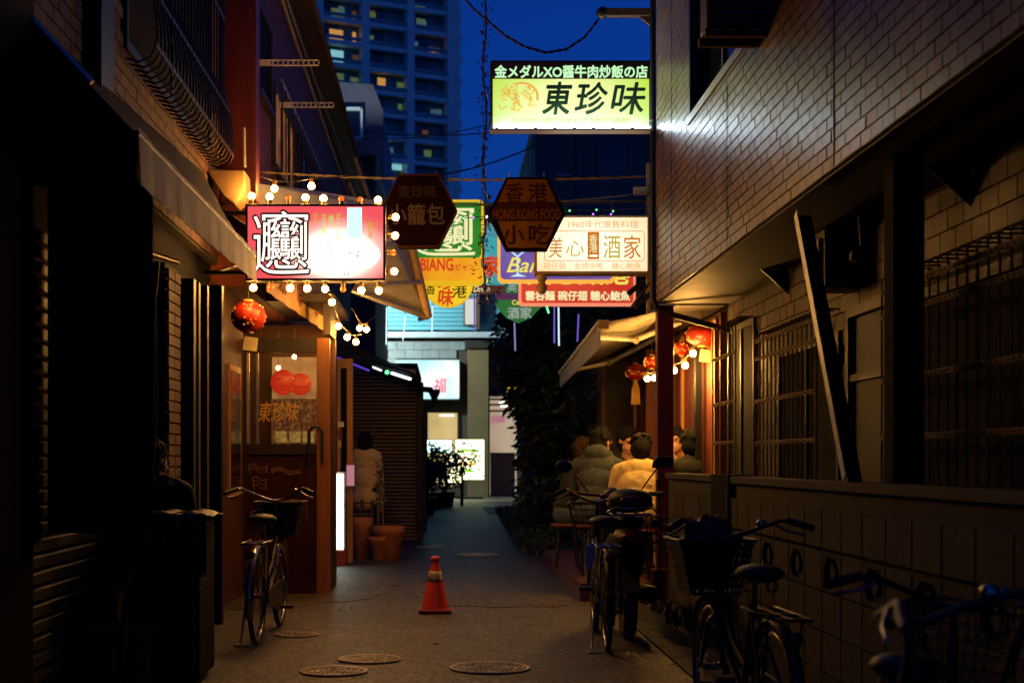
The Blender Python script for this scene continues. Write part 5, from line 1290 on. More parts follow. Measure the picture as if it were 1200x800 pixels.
def seated(label, px, ytop, Y, yaw, **k):
    """place by where the crown of the head should come"""
    ztop = gZ(ytop, Y); seat = k.get('seat', .44); lean = k.get('lean', .15)
    # height of crown above the seat for scale 1
    hgt = seat + .10 + .50 * math.cos(lean) + .05 * math.cos(lean) + .098 + .133
    s_ = (ztop - DZ) / hgt
    s_ = max(.92, min(1.12, s_)); z = ztop - hgt * s_
    reach = .59 * math.sin(lean) * s_
    X = gX(px, Y)
    if z < DZ + .05: z = DZ
    t = person(label, (X + math.sin(yaw) * reach, Y - math.cos(yaw) * reach, z), yaw, scale=s_, group=G_, **k)
    return t, s_
t_, s_ = seated('person seen from behind in a grey hooded sweatshirt, elbows on the table', 703, 501, 13.9, R(-22), top='cloth_grey', legs='jeans', hood=True, lean=.38, head_tip=.3, head_turn=R(-25))
stool(*t_.location, 'stool under the person in the grey hooded sweatshirt', .44 * s_)
t_, s_ = seated('person bending over the table in a loose cream shirt, back to the alley', 751, 508, 13.2, R(-12), top='cloth_cream', legs='cloth_cream', lean=.62, sleeve='short', head_tip=.7, bulk=1.08)
stool(*t_.location, 'stool under the person in the cream shirt', .44 * s_)
t_, s_ = seated('dark haired person in black facing the alley, between the grey hoodie and cream shirt', 736, 500, 14.9, R(168), top='cloth_black', legs='cloth_black', lean=.15, head_tip=.35, arms='table', head_turn=R(35))
stool(*t_.location, 'stool under the person in black who faces the alley', .44 * s_)
t_, s_ = seated('person in dark clothes left of the grey hoodie, chin on hand', 681, 512, 14.7, R(-60), top='cloth_black', legs='jeans', lean=.3, arms='chin', sleeve='short', hair='hair_brown')
stool(*t_.location, 'stool under the person with chin on hand', .44 * s_)
t_, s_ = seated('red lit person in white facing the tables, right of the red post', 797, 500, 14.4, R(150), top='cloth_white', legs='cloth_black', lean=.2, arms='chin', head_turn=R(-20), cap=False)
stool(*t_.location, 'stool under the red lit person in white', .44 * s_)
t_, s_ = seated('black clad person with black hair seen from behind just past the block wall', 811, 503, 13.3, R(10), top='cloth_black', legs='cloth_black', lean=.1, head_tip=.1)
stool(*t_.location, 'stool under the black clad person past the block wall', .44 * s_)
t_, s_ = seated('far person with brown hair, only the head showing over the cream shirt', 764, 508, 16.2, R(175), top='cloth_tan', legs='cloth_black', lean=.1, hair='hair_brown')
stool(*t_.location, 'stool under the far brown haired person', .44 * s_)

# person in tan standing behind the pots on the left
X, Yp = gX(427, 19.3), 19.3
person('dark haired person in a loose tan shirt standing behind the flower pots', (X, Yp, 0), R(-8), pose='stand', top='cloth_tan', legs='cloth_black', lean=.05, arms='down', scale=(gZ(503, Yp)) / 1.74, long_hair=True, shoe='shoe_dark')
# person in black at the left, near
person('person in black by the green covered bin at the left, face to the porch', (gX(184, 8.5), 8.5, .0), R(20), pose='sit', top='cloth_black', legs='cloth_black', lean=.12, seat=.56, arms='lap', head_turn=R(-70), hair='hair_brown', shoe='shoe_dark', scale=.965)
stool(gX(184, 8.5), 8.5, 0, 'stool under the person in black at the left', .53)

# ================================================================== HEDGE TREES on the right beyond the terrace
def leafy(name, label, base, blobs, nclump, leaf, m, seed, trunk_h):
    t = thing(name, label, 'tree', base, 0, 'dense evergreen trees beyond the terrace'); rnd = random.Random(seed); b = MB()
    blobs = [((c[0] + (.34 if c[2] < 2 else (.12 if c[2] < 3.3 else -.14)) * c[1] / 23.5, c[1], c[2]), r) for c, r in blobs]
    tot = sum(r[0] * r[1] + r[1] * r[2] + r[0] * r[2] for c, r in blobs)
    for c, r in blobs:
        k = int(nclump * (r[0] * r[1] + r[1] * r[2] + r[0] * r[2]) / tot)
        for i in range(k):
            u = rnd.uniform(-1, 1); w = rnd.uniform(0, 6.283); s_ = math.sqrt(1 - u * u); q = 1.0 - abs(rnd.gauss(0, .14)) + (rnd.random() < .12) * rnd.uniform(0, .15)
            d = Vector((s_ * math.cos(w), s_ * math.sin(w), u)); p = Vector(c) + Vector((d.x * r[0], d.y * r[1], d.z * r[2])) * q
            if p.z < .1: continue
            tw = (d + Vector((rnd.gauss(0, .5), rnd.gauss(0, .5), rnd.gauss(-.1, .5)))).normalized()
            for j in range(9):
                a = p + tw * (j * .035); dr = (tw * .7 + Vector((rnd.gauss(0, .7), rnd.gauss(0, .7), rnd.gauss(-.35, .5)))).normalized(); l = leaf * rnd.uniform(.35, 1.5)
                sd = dr.cross(Vector((rnd.gauss(0, 1), rnd.gauss(0, 1), rnd.gauss(0, 1)))).normalized() * l * .17
                b.add([a, a + dr * l * .45 + sd, a + dr * l, a + dr * l * .45 - sd], [(0, 1, 2, 3)])
    b.build('crown', m, t)
    tr = MB()
    B0 = Vector(base)
    for k, (c, r) in enumerate(blobs):
        c = Vector(c); f = B0 + Vector((rnd.uniform(-.1, .1), rnd.uniform(-.1, .1), 0)); tr.tube([f, f.lerp(c, .4) + Vector((.1 * (k % 2), .1, .1)), c], [.07, .05, .02], 7)
        for j in range(5): e = c + Vector((rnd.gauss(0, r[0] * .5), rnd.gauss(0, r[1] * .5), rnd.gauss(0, r[2] * .5))); tr.tube([f.lerp(c, .6), e], [.025, .008], 5)
        # dense inner twigs that close the hedge
    tr.build('trunk', 'bark', t)
    inn = MB()
    for c, r in blobs:
        for i in range(260):
            d = Vector((rnd.gauss(0, 1), rnd.gauss(0, 1), rnd.gauss(0, 1))).normalized() * rnd.uniform(.2, .85); p = Vector(c) + Vector((d.x * r[0], d.y * r[1], d.z * r[2]))
            if p.z < .15: continue
            e = Vector((rnd.gauss(0, 1), rnd.gauss(0, 1), rnd.gauss(0, 1))).normalized() * leaf * 2.2; s2 = e.orthogonal().normalized() * leaf * .9
            inn.add([p, p + e * .5 + s2, p + e, p + e * .5 - s2], [(0, 1, 2, 3)])
    inn.build('inner_foliage', m, t)
leafy('evergreen_tree', 'nearest dark evergreen, its leafy edge against the lit shop front', (1.95, 23.2, 0), [((1.75, 23.5, 1.0), (.72, 1.6, 1.1)), ((1.85, 23.6, 2.6), (.85, 1.5, 1.2)), ((1.95, 23.5, 3.7), (.80, 1.3, .95)), ((2.6, 23.2, 2.2), (1.0, 1.4, 1.8))], 1500, .16, 'leaf', 2, 2)
leafy('evergreen_tree', 'middle dark evergreen reaching highest under the shield sign', (2.1, 27, 0), [((1.95, 27, 1.2), (.78, 1.8, 1.3)), ((2.1, 27, 3.2), (.95, 1.7, 1.3)), ((2.0, 26.8, 4.6), (.80, 1.3, .85)), ((3.0, 27, 3.2), (1.4, 1.6, 2.2))], 1400, .18, 'leaf_dark', 3, 2)
leafy('evergreen_tree', 'farthest evergreen of the dark row, next to the paving slabs', (2.5, 31.5, 0), [((2.35, 31.5, 1.4), (.90, 2.0, 1.5)), ((2.4, 31.3, 3.6), (1.0, 1.8, 1.4)), ((3.3, 31.5, 3.0), (1.3, 1.6, 2.6))], 1100, .20, 'leaf', 4, 2)
leafy('evergreen_tree', 'evergreen close behind the terrace, right under the awning lip', (2.7, 20.8, 0), [((2.3, 20.8, 1.0), (.7, 1.3, 1.1)), ((2.5, 20.6, 2.4), (.8, 1.2, 1.3)), ((3.2, 20.8, 3.0), (1.0, 1.2, 1.2))], 900, .15, 'leaf_dark', 5, 2)
# low ground cover on the right verge
gc = MB(); random.seed(21)
for i in range(1500):
    y = random.uniform(18.5, 34); x = random.uniform(1.0, 1.5) + (y - 18.5) * .012; a = random.uniform(0, 6.28); hh = random.uniform(.05, .22); w_ = .02
    p = Vector((x, y, 0)); d = Vector((math.cos(a), math.sin(a), 0)); q = p + d * .05 + Vector((0, 0, hh)); s_ = Vector((-d.y, d.x, 0)) * w_
    gc.add([p, q + s_ - d * .02, q + d * .05, q - s_ - d * .02], [(0, 1, 2, 3)])
o = gc.build('ground_cover', 'leaf_dark'); tag(o, 'low dark ground cover along the foot of the hedge', 'ground cover'); o['kind'] = 'stuff'

# ================================================================== END OF THE ALLEY: shop front across the street
ef = thing('corner_shop', 'grey block shop front across the street at the end of the alley', 'building', (0, 50, 0))
YF = 50.0
mat('siding_cyan', (.12, .36, .42), .7, var=.12, scale=.8)  # cyan of the light on this wall is put into its colour
f = MB(); x0, x1 = gX(538.5, YF), gX(571, YF)
mb = MB().bb(-14, gX(462, YF), YF, YF + 6, 0, gZ(398, YF)); mb.bb(gX(462, YF), gX(571, YF), YF, YF + 6, gZ(482, YF), gZ(398, YF)); mb.bb(gX(538.5, YF), gX(571, YF), YF, YF + 6, 0, gZ(482, YF)); mb.bb(gX(571, YF), gX(622, YF), YF, YF + 6, gZ(461, YF), gZ(398, YF)); mb.bb(gX(622, YF), 16, YF, YF + 6, 0, gZ(398, YF)); mb.bb(gX(462, YF), gX(538.5, YF), YF, YF + 6, 0, .35)
mb.build('wall', 'grout', ef)
bk = MB().box((0, 0, 0), (.585, .03, .285)).mesh('block', 'grey_block'); n = 0
for r_ in range(15):
    z = gZ(400, YF) - .15 - r_ * .30
    for c in range(8):
        x = gX(455, YF) + c * .6 + (r_ % 2) * .3
        px = CX + x / YF * F
        if px > 544 or (462 < px < 540 and z < gZ(420, YF) + .1) and not (z < .3): continue
        share('block', bk, Vector((x, YF - .015, z)) - origin(ef), ef)
MB().bb(-14, 16, YF + .1, YF + 6, gZ(386, YF), 9.6).build('upper_wall', 'siding_cyan', ef)
sd = MB()
for i in range(22): sd.bb(-14, gX(576, YF), YF + .07, YF + .10, gZ(386, YF) + .15 + i * .15, gZ(386, YF) + .17 + i * .15)
sd.build('siding', 'siding_cyan', ef, kind='stuff')
MB().bb(-14, 16, YF - .12, YF + .12, gZ(396, YF), gZ(389, YF)).build('ledge', 'siding', ef, bevel=.02)
MB().bb(gX(548, YF), gX(572, YF), YF - .25, YF - .01, 0, gZ(409, YF)).build('pilaster', 'beige_plaster', ef); MB().bb(gX(546, YF), gX(620, YF), YF - .30, YF - .01, gZ(409, YF) + .003, gZ(400, YF)).build('lintel', 'concrete', ef, bevel=.02)
emat('room_cream', (.70, .50, .20), 1.0, (.45, .32, .13), .8); emat('room_pink', (.55, .42, .30), .85, (.40, .25, .16), .6); emat('room_light', (1, .95, .8), 4)  # cream and pink room walls glow in place of lamps inside
MB().bb(gX(462, YF), gX(538.5, YF), YF + .5, YF + .55, .35, gZ(482, YF)).build('shop_interior', 'room_cream', ef)
wf_ = MB(); wf_.bb(gX(536, YF), gX(539, YF), YF - .03, YF + .05, .35, gZ(482, YF)); wf_.bb(gX(462, YF), gX(539, YF), YF - .03, YF + .05, gZ(483.5, YF), gZ(481, YF)); wf_.bb(gX(500, YF), gX(501.5, YF), YF - .02, YF + .05, .35, gZ(484, YF)); wf_.build('window_frame', 'dark_steel', ef)
MB().bb(gX(515, YF), gX(532, YF), YF + .3, YF + .35, gZ(487, YF), gZ(485.5, YF)).build('ceiling_light', 'light_cool', ef)
MB().bb(gX(571, YF), gX(622, YF), YF + 2.5, YF + 2.55, 0, gZ(461, YF)).build('lobby_wall', 'room_pink', ef)
for i, py in enumerate((465, 471, 478)): MB().bb(gX(573, YF), gX(608, YF), YF + 1.0 + i * .4, YF + 1.06 + i * .4, gZ(py + 2.2, YF), gZ(py, YF)).build('ceiling_beam', 'wood_brown', ef)
MB().bb(gX(586, YF), gX(598, YF), YF + .9, YF + .95, gZ(470.5, YF), gZ(468.8, YF)).bb(gX(588, YF), gX(598, YF), YF + .9, YF + .95, gZ(475.5, YF), gZ(474, YF)).build('ceiling_light', 'room_light', ef)
MB().bb(gX(571, YF), gX(574, YF), YF - .02, YF + .1, 0, gZ(461, YF)).bb(gX(571, YF), gX(622, YF), YF - .02, YF + .1, gZ(463, YF), gZ(459, YF)).build('door_frame', 'black_paint', ef)
mat('pink_door', (.28, .14, .13), .6, var=.2, scale=1)
MB().bb(gX(575, YF), gX(604, YF), YF + .3, YF + .38, 0, gZ(530, YF)).build('counter', 'pink_door', ef)
MB().bb(gX(576, YF), gX(592, YF), YF + .2, YF + .22, gZ(495, YF), gZ(487, YF)).build('poster', 'light_pink', ef)
emat('room_white', (.7, .68, .6), .8)
ww = MB().bb(gX(543, YF), gX(559, YF), YF + .02, YF + .09, gZ(381, YF), gZ(348, YF)).build('window_frame', 'rust', ef); MB().bb(gX(545, YF), gX(557.5, YF), YF - .0, YF + .018, gZ(380, YF), gZ(350, YF)).build('pane', 'room_white', ef)
MB().bb(gX(558, YF), gX(562, YF), YF - .1, YF + .06, gZ(386, YF), gZ(330, YF)).build('downpipe', 'rust', ef)
# signs on it
fs_ = thing('fortune_sign', 'white lit sign with one red character at the end of the alley', 'sign', at(500, 445, YF))
emat('face_ice', (.30, .75, .80), 1.15, (.95, 1.0, 1.0), 1.1)
MB().prism(rrect(gX(462, YF), gX(539, YF), gZ(468.5, YF), gZ(421.5, YF), YF - .25, .06), (0, .2, 0)).build('case', 'aluminium', fs_)
MB().prism(rrect(gX(463, YF), gX(538, YF), gZ(467.5, YF), gZ(422.5, YF), YF - .262, .05), (0, .01, 0)).build('face', 'face_ice', fs_)
emat('ink_rose', (.9, .12, .16), 1.0); ptext('福', 508, 524, 443, 460, YF - .265, 'ink_rose', fs_, bold=.012, shear=.15)
emat('face_sun', (1.0, .60, .02), 1.0); emat('ink_fire', (.8, .05, .01), .9)
ys = thing('corner_sign', 'small yellow sign with a red disc half hidden by the hedge', 'sign', at(602, 445, 49))
MB().bb(gX(594.5, 48), gX(622, 48), 48, 48.15, gZ(459, 48), gZ(432, 48)).build('face', 'face_sun', ys)
c = at(606, 446, 47.99); MB().prism([c + Vector((.27 * math.cos(w * .3142), 0, .2 * math.sin(w * .3142))) for w in range(20)], (0, .01, 0)).build('disc', 'ink_fire', ys)
emat('light_lime', (.85, 1.0, .45), 3.0, (.95, .9, .5), 1.5); emat('light_mint', (.6, 1.0, .80), 2.6)
for (a, b_, c_, d_, m_, lab, Y) in ((533, 568, 514, 562.5, 'light_lime', 'brightest upright lit menu board at the alley end', 47), (499, 530, 514.5, 531, 'light_mint', 'mint white lit board behind the potted shrubs', 47.5), (523, 541, 530, 566, 'light_lime', 'lime lit board partly hidden by the shrubs', 48)):
    t = thing('lit_board', lab, 'sign', at((a + b_) / 2, c_, Y)); MB().bb(gX(a, Y), gX(b_, Y), Y, Y + .2, max(0.05, gZ(d_, Y)), gZ(c_, Y)).build('housing', 'aluminium', t); MB().bb(gX(a + .8, Y), gX(b_ - .8, Y), Y - .012, Y - .002, max(.08, gZ(d_ - 1, Y)), gZ(c_ + 1, Y)).build('face', m_, t)
    MB().bb(gX(a + 2, Y), gX(b_ - 2, Y), Y + .05, Y + .15, 0, .06).build('base', 'black_paint', t)
t = [o for o in COL.objects if o.name.startswith('lit_board')][0]
for k in range(5): MB().bb(gX(538, 47), gX(538 + (14, 22, 10, 20, 16)[k], 47), 46.98, 46.987, gZ(521 + k * 8, 47), gZ(518 + k * 8, 47)).build('picture_strip', ('dish_pink', 'ink_lime', 'dish_pink', 'trim_orange', 'ink_lime')[k], t)
# potted shrubs and a parked bicycle mass before it, standing person
def shrub(px, Y, w, h, lab, seed):
    rnd = random.Random(seed); X = gX(px, Y); t = thing('potted_shrub', lab, 'potted plant', (X, Y, 0), 0, 'potted shrubs at the alley end'); b = MB()
    MB().lathe((0, 0, 0), [(0, 0), (w * .22, 0), (w * .30, .38), (w * .33, .40), (w * .30, .42), (0, .38)], 16).build('pot', 'black_paint', t, True)
    for i in range(420):
        d = Vector((rnd.gauss(0, 1), rnd.gauss(0, 1), rnd.gauss(0, 1))).normalized() * rnd.random() ** .4; p = Vector((d.x * w * .55, d.y * w * .5, .4 + h * .5 + d.z * h * .5)); dr = Vector((rnd.gauss(0, 1), rnd.gauss(0, 1), rnd.gauss(.3, 1))).normalized(); l = .14; sd = dr.orthogonal().normalized() * .035
        b.add([p, p + dr * l * .5 + sd, p + dr * l, p + dr * l * .5 - sd], [(0, 1, 2, 3)])
    b.build('foliage', 'leaf_dark', t, True, kind='stuff'); MB().tube([(0, 0, .35), (.02, 0, .4 + h * .6)], .03, 6).build('stem', 'bark', t, True)
shrub(506, 38, 1.0, 1.35, 'leftmost dark potted shrub before the lit boards', 1); shrub(522, 39, .9, 1.2, 'middle dark potted shrub before the lit boards', 2); shrub(501, 33, .7, 1.1, 'nearest potted shrub beside the rainwater pipe', 3)
tr_ = thing('street_tree', 'thin young street tree in front of the brightest lit board', 'tree', (gX(541, 40), 40, 0))
MB().tube([(0, 0, 0), (0.02, 0, .7), (-.02, 0, 1.2)], [.05, .04, .03], 7).build('trunk', 'bark', tr_, True); b = MB(); rnd = random.Random(9)
for i in range(160):
    p = Vector((rnd.gauss(0, .28), rnd.gauss(0, .2), 1.25 + rnd.gauss(0, .18))); dr = Vector((rnd.gauss(0, 1), rnd.gauss(0, 1), rnd.gauss(0, 1))).normalized(); sd = dr.orthogonal().normalized() * .04
    b.add([p, p + dr * .08 + sd, p + dr * .16, p + dr * .08 - sd], [(0, 1, 2, 3)])
b.build('crown', 'leaf_dark', tr_, True)
# added street lamp, unseen round the corner, that lights the far facade
sp = thing('street_lamp', 'added cool white street lamp, out of view, lighting the far facade', 'street lamp', (-7.2, 47.0, 0))
MB().tube([(0, 0, 0), (0, 0, 8.0), (.4, .3, 8.3), (1.2, .6, 8.3)], .06, 8).build('pole', 'grey_steel', sp, True)
emat('lamp_cool', (.72, .96, 1.0), 5500)
MB().box((1.4, .6, 8.26), (.6, .25, .08)).build('lamp_head', 'grey_steel', sp, True); MB().ell((1.4, .6, 8.08), (.22, .22, .16)).build('lens', 'lamp_cool', sp, True)

# ================================================================== FAR BUILDINGS
tw = thing('tower_block', 'tall blue-grey residential tower with balconies, a few windows lit', 'building', (gX(532, 205), 205, 0))
tw.rotation_euler = (0, 0, R(26))
FW, ST, NB = 6.9, 3.12, 5; HT = 27
# local frame: the facade runs to -x from the corner
MB().bb(-FW * NB, 0, 1.2, 16, 0, ST * HT + 1).build('body', 'tower_dark', tw, True)
pier_ = MB().bb(-.55, .55, -.25, 1.2, 0, ST * HT + 1).mesh('pier', 'tower'); beam = MB().bb(0, FW, -.05, 1.2, -.32, .32).mesh('beam', 'tower'); rail = MB().bb(0, FW, .0, .08, .5, 1.0).mesh('railing', 'tower_rail')
for k in range(NB + 1): share('pier', pier_, (-k * FW - (.55 if k == 0 else 0), 0, 0), tw)
emat('win_warm', (1.0, .48, .10), .5); emat('win_cool', (.35, .85, .95), .55); emat('win_green', (.25, .40, .12), .25); emat('win_dim', (.25, .10, .03), .3); emat('win_faint', (.10, .22, .30), .35)
pane = MB().bb(0, 2.6, 1.14, 1.19, 0, 2.1).mesh('window', 'glass_dark')
for f_ in range(3, HT):
    for k in range(NB):
        share('beam', beam, (-(k + 1) * FW, 0, f_ * ST), tw); share('railing', rail, (-(k + 1) * FW, .1, f_ * ST), tw)
        share('window', pane, (-(k + 1) * FW + .7, 0, f_ * ST + .55), tw)
MB().bb(-.2, .9, -.2, 16, 0, ST * HT + 1).build('corner_wall', 'tower', tw, True)
bal = MB().bb(.9, 1.6, .5, 5, -.4, .5).mesh('balcony', 'tower')
for f_ in range(3, HT): share('balcony', bal, (0, 0, f_ * ST), tw)
bpy.context.view_layer.update()
rr3 = Matrix.Rotation(R(26), 3, 'Z'); o3 = Vector(tw.location)
def on_tower(px, py):
    """ray from the camera's standpoint to the glazing plane of the tower, in its local frame"""
    d = at(px, py, 1) - Vector((0, 0, H)); nrm = rr3 @ Vector((0, 1, 0)); p0 = o3 + rr3 @ Vector((0, 1.1, 0))
    s = (p0 - Vector((0, 0, H))).dot(nrm) / d.dot(nrm); return rr3.transposed() @ (Vector((0, 0, H)) + d * s - o3)
for px, py, w_, h_, m_ in ((396, 16, 2.0, 1.3, 'win_green'), (415, 20, .6, 1.5, 'win_dim'), (394, 41, 2.0, 1.4, 'win_warm'), (415, 44, .5, 1.4, 'win_warm'), (395, 66, 1.9, 1.6, 'win_cool'), (447, 97, 1.2, 1.3, 'win_warm'), (508, 63, .6, .9, 'win_warm'),
                          (492, 10, 1.8, 1.2, 'win_green'), (451, 169, .8, 1.4, 'win_cool'), (449, 193, 1.2, 1.7, 'win_cool'), (465, 194, 1.6, 1.3, 'win_cool'), (449, 214, .8, 1.6, 'win_cool'), (398, 90, 1.2, .9, 'win_green'), (509, 60, 1.8, .9, 'win_dim')):
    p = on_tower(px, py); MB().bb(p.x - w_ / 2, p.x + w_ / 2, 1.05, 1.12, p.z - h_ / 2, p.z + h_ / 2).build('lit_window', m_, tw, True)
rn2 = random.Random(17)
for i in range(26):
    px, py = rn2.uniform(385, 520), rn2.uniform(5, 230); p = on_tower(px, py); fl_ = round((p.z - 1.6) / ST); zc = fl_ * ST + 1.55
    if not (3 <= fl_ < HT): continue
    kx = math.floor(-p.x / FW); x_ = max(-(kx + 1) * FW + 1.1, min(-kx * FW - 1.1, p.x)); w_ = rn2.uniform(.5, 1.5)
    MB().bb(x_ - w_ / 2, x_ + w_ / 2, 1.05, 1.12, zc - .7, zc + rn2.uniform(.3, .8)).build('lit_window', rn2.choice(['win_dim', 'win_faint', 'win_faint', 'win_green']), tw, True)
mv = thing('mauve_building', 'plain mauve block in front of the tower, left of the signs', 'building', (-4, 62, 0))
Ym = 60
MB().prism([at(392, 96, Ym), at(437, 99, Ym), at(449, 130, Ym), at(449, 300, Ym), Vector((gX(449, Ym), Ym, 0)), Vector((gX(380, Ym), Ym, 0)), at(380, 96, Ym)], (0, 10, 0)).build('wall', 'mauve_wall', mv)
fr = MB()
for a, b_, c_, d_ in ((400, 425, 129, 132), (423, 425.5, 129, 165), (400, 425, 163, 166.5), (398, 400, 129, 250)): fr.bb(gX(a, Ym - .1), gX(b_, Ym - .1), Ym - .5, Ym - .01, gZ(d_, Ym), gZ(c_, Ym))
fr.build('window_frame', 'tower', mv); MB().bb(gX(400.5, Ym), gX(422.5, Ym), Ym - .3, Ym - .2, gZ(162, Ym), gZ(133, Ym)).build('pane', 'glass_dark', mv)
ob_ = thing('ochre_roof_house', 'dark ochre house behind the bamboo canes', 'building', (-4, 40, 0))
MB().bb(-14, gX(440, 38), 38, 46, 0, gZ(186, 38)).build('wall', 'beige_plaster', ob_); ob_.children[0].data.materials[0] = M['grout']  # wall carried far left, unseen, to keep the street lamp off the alley
MB().bb(-14.1, gX(442, 38), 37.8, 46.2, gZ(186, 38) + .003, gZ(182, 38)).build('roof', 'rust', ob_)
MB().bb(gX(405, 38), gX(418, 38), 37.95, 37.99, gZ(222, 38), gZ(204, 38)).build('window', 'glass_dark', ob_)
tl = thing('teal_building', 'dark teal building under the yellow-green sign', 'building', (5, 34, 0))
Yt = 34
MB().bb(gX(627.5, Yt), 14, Yt, Yt + 9, 0, gZ(146, Yt)).build('wall', 'teal_wall', tl)
MB().bb(gX(627, Yt) - .05, 14.1, Yt - .1, Yt + 9.1, gZ(146, Yt) + .003, gZ(141, Yt)).build('parapet', 'tower_dark', tl)
MB().bb(gX(673, Yt), gX(674.5, Yt), Yt - .03, Yt - .002, 1, gZ(150, Yt)).build('joint', 'black_paint', tl); MB().bb(gX(651, Yt), gX(668, Yt), Yt - .06, Yt - .002, gZ(207, Yt), gZ(205, Yt)).build('ledge', 'grey_steel', tl)
MB().bb(gX(700, Yt), gX(735, Yt), Yt - .04, Yt - .002, gZ(215, Yt), gZ(170, Yt)).build('window', 'glass_dark', tl)
lo = thing('low_building', 'low dark building with a bright rail behind the hanging signs', 'building', (1, 42, 0))
MB().bb(gX(530, 53), gX(700, 53), 56.3, 66, 9.605, gZ(236, 56)).build('wall', 'teal_wall', lo)

# ================================================================== CONE, POTS, CRATES
co = thing('traffic_cone', 'small orange traffic cone with a faded reflective band, alone in the alley', 'traffic cone', (gX(510, 11.75), 11.75, 0))
MB().prism([(-.135, -.135, 0), (.135, -.135, 0), (.135, .135, 0), (-.135, .135, 0)], (0, 0, .035)).build('base', 'cone_base', co, True, bevel=.012)
MB().lathe((0, 0, 0), [(.112, .034), (.108, .05), (.066, .262), (.048, .34), (.030, .41), (.030, .425), (.036, .432), (.036, .452), (.026, .465), (.012, .465), (.012, .44)], 28).build('body', 'cone_orange', co, True)
MB().lathe((0, 0, 0), [(.069, .262), (.0595, .305), (.0575, .305)], 28).build('lower_band', 'cone_band_dark', co, True); MB().lathe((0, 0, 0), [(.0595, .3055), (.0505, .345), (.0485, .345)], 28).build('reflective_band', 'cone_band', co, True)

def pot(px0, px1, py0, py1, label, Y=None, plant=False):
    Y = Y or F * H / (py1 - CY); r = (px1 - px0) / 2 / F * Y; h = (py1 - py0) / F * Y
    t = thing('flower_pot', label, 'flower pot', (gX((px0 + px1) / 2, Y), Y, 0), 0, 'terracotta flower pots by the shutter')
    MB().lathe((0, 0, 0), [(0, 0), (r * .72, 0), (r * .92, h * .78), (r, h * .80), (r, h), (r * .9, h), (r * .86, h * .85), (r * .66, .03), (0, .03)], 26).build('pot', 'terracotta', t, True)
    MB().lathe((0, 0, 0), [(r * .87, h * .86), (0, h * .88)], 18).build('soil', 'soil', t, True)
    return t
pot(437, 474, 616, 656, 'widest terracotta pot, on the right by the shutter post')
pot(432, 456, 628, 656.5, 'smallest terracotta pot in front of the other two')
t = pot(411, 437, 606, 655, 'tallest terracotta pot, against the light box sign')
st = MB(); rnd = random.Random(4)
sk = thing('plant_stake', 'thin pale stakes tied to a sparse plant above the pots', 'plant stakes', at(446, 616, 18.6))
for x, y0, y1 in ((443, 556, 622), (449, 562, 622), (446, 548, 600)): st.tube([at(x, y1, 18.6), at(x + rnd.uniform(-1, 1), y0, 18.6)], .009, 5)
st.tube([at(437, 588, 18.6), at(454, 586, 18.6)], .008, 5); st.build('stake', 'cable_tan', sk)
lv = MB()
for i in range(70):
    p = at(rnd.uniform(440, 450), rnd.uniform(540, 590), 18.55 + rnd.uniform(0, .1)); dr = Vector((rnd.gauss(0, 1), rnd.gauss(0, 1), rnd.gauss(0, 1))).normalized(); sd = dr.orthogonal().normalized() * .012; lv.add([p, p + dr * .03 + sd, p + dr * .07, p + dr * .03 - sd], [(0, 1, 2, 3)])
lv.build('leaves', 'leaf', sk, kind='stuff')
wc = thing('wooden_crate', 'slatted wooden crate standing over the tallest pot', 'crate', at(424, 608, 18.5))
for py in (588, 594, 601, 607): MB().bb(gX(411, 18.5), gX(437, 18.5), 18.5, 18.52, gZ(py + 2.4, 18.5), gZ(py, 18.5)).build('slat', 'wood_brown', wc)
for px in (411, 422, 434.5): MB().bb(gX(px, 18.5), gX(px + 2.5, 18.5), 18.522, 18.85, gZ(656, 18.5) + .01 if px != 422 else gZ(609, 18.5), gZ(586, 18.5)).build('upright', 'wood_dark', wc)

# left: bins with a green cover, wooden cabinet
bn = thing('covered_bin', 'tall dark bin with a dark green cover, edged with a pale cord, at the left', 'bin', (gX(192, 8.05), 8.0, 0))
Yb_ = 7.9
MB().bb(gX(147, Yb_), gX(233, Yb_), Yb_ + .02, Yb_ + .55, 0.03, .93).build('body', 'black_matte', bn, bevel=.02)
g_ = [[(gX(144, Yb_) + (gX(243, Yb_) - gX(144, Yb_)) * u / 16, Yb_ - .02 + .62 * v / 6, .955 + .012 * math.sin(u * 1.1) + .008 * math.sin(v * 2)) for v in range(7)] for u in range(17)]
MB().sheet(g_, .006).build('cover_top', 'plastic_green', bn)
cvr = MB(); N = 40
pp = [(gX(144, Yb_) + (gX(243, Yb_) - gX(144, Yb_)) * i / N, Yb_ - .03 - .015 * abs(math.sin(i * .9))) for i in range(N + 1)]
for i in range(N):
    (a, c_), (d_, e_) = pp[i], pp[i + 1]; z0 = .62 + .02 * math.sin(i * .5); cvr.add([(a, c_, z0), (d_, e_, z0), (d_, e_, .955), (a, c_, .955), (a, c_ + .005, z0), (d_, e_ + .005, z0), (d_, e_ + .005, .955), (a, c_ + .005, .955)], [(0, 1, 2, 3), (7, 6, 5, 4), (0, 4, 5, 1)], 0, True)
cvr.build('cover_skirt', 'plastic_green', bn)
MB().tube([(gX(150 + i * 9, Yb_), Yb_ - .04, .963 + .008 * math.sin(i * 1.9)) for i in range(11)], .006, 5).build('cord', 'cloth_tan', bn)
fz = MB(); rnd = random.Random(8)
for i in range(160):
    p = at(240 + rnd.gauss(0, 1.5), rnd.uniform(600, 705), Yb_ - .03); e = p + Vector((rnd.gauss(0, .012), -.01, rnd.gauss(0, .02))); fz.tube([p, e], .0016, 3)
fz.build('frayed_edge', 'cloth_tan', bn, kind='stuff')
cb = thing('wooden_cabinet', 'low wooden cabinet with two drawers at the bottom left', 'cabinet', (gX(128, 7.7), 7.7, 0))
Yc = 7.65
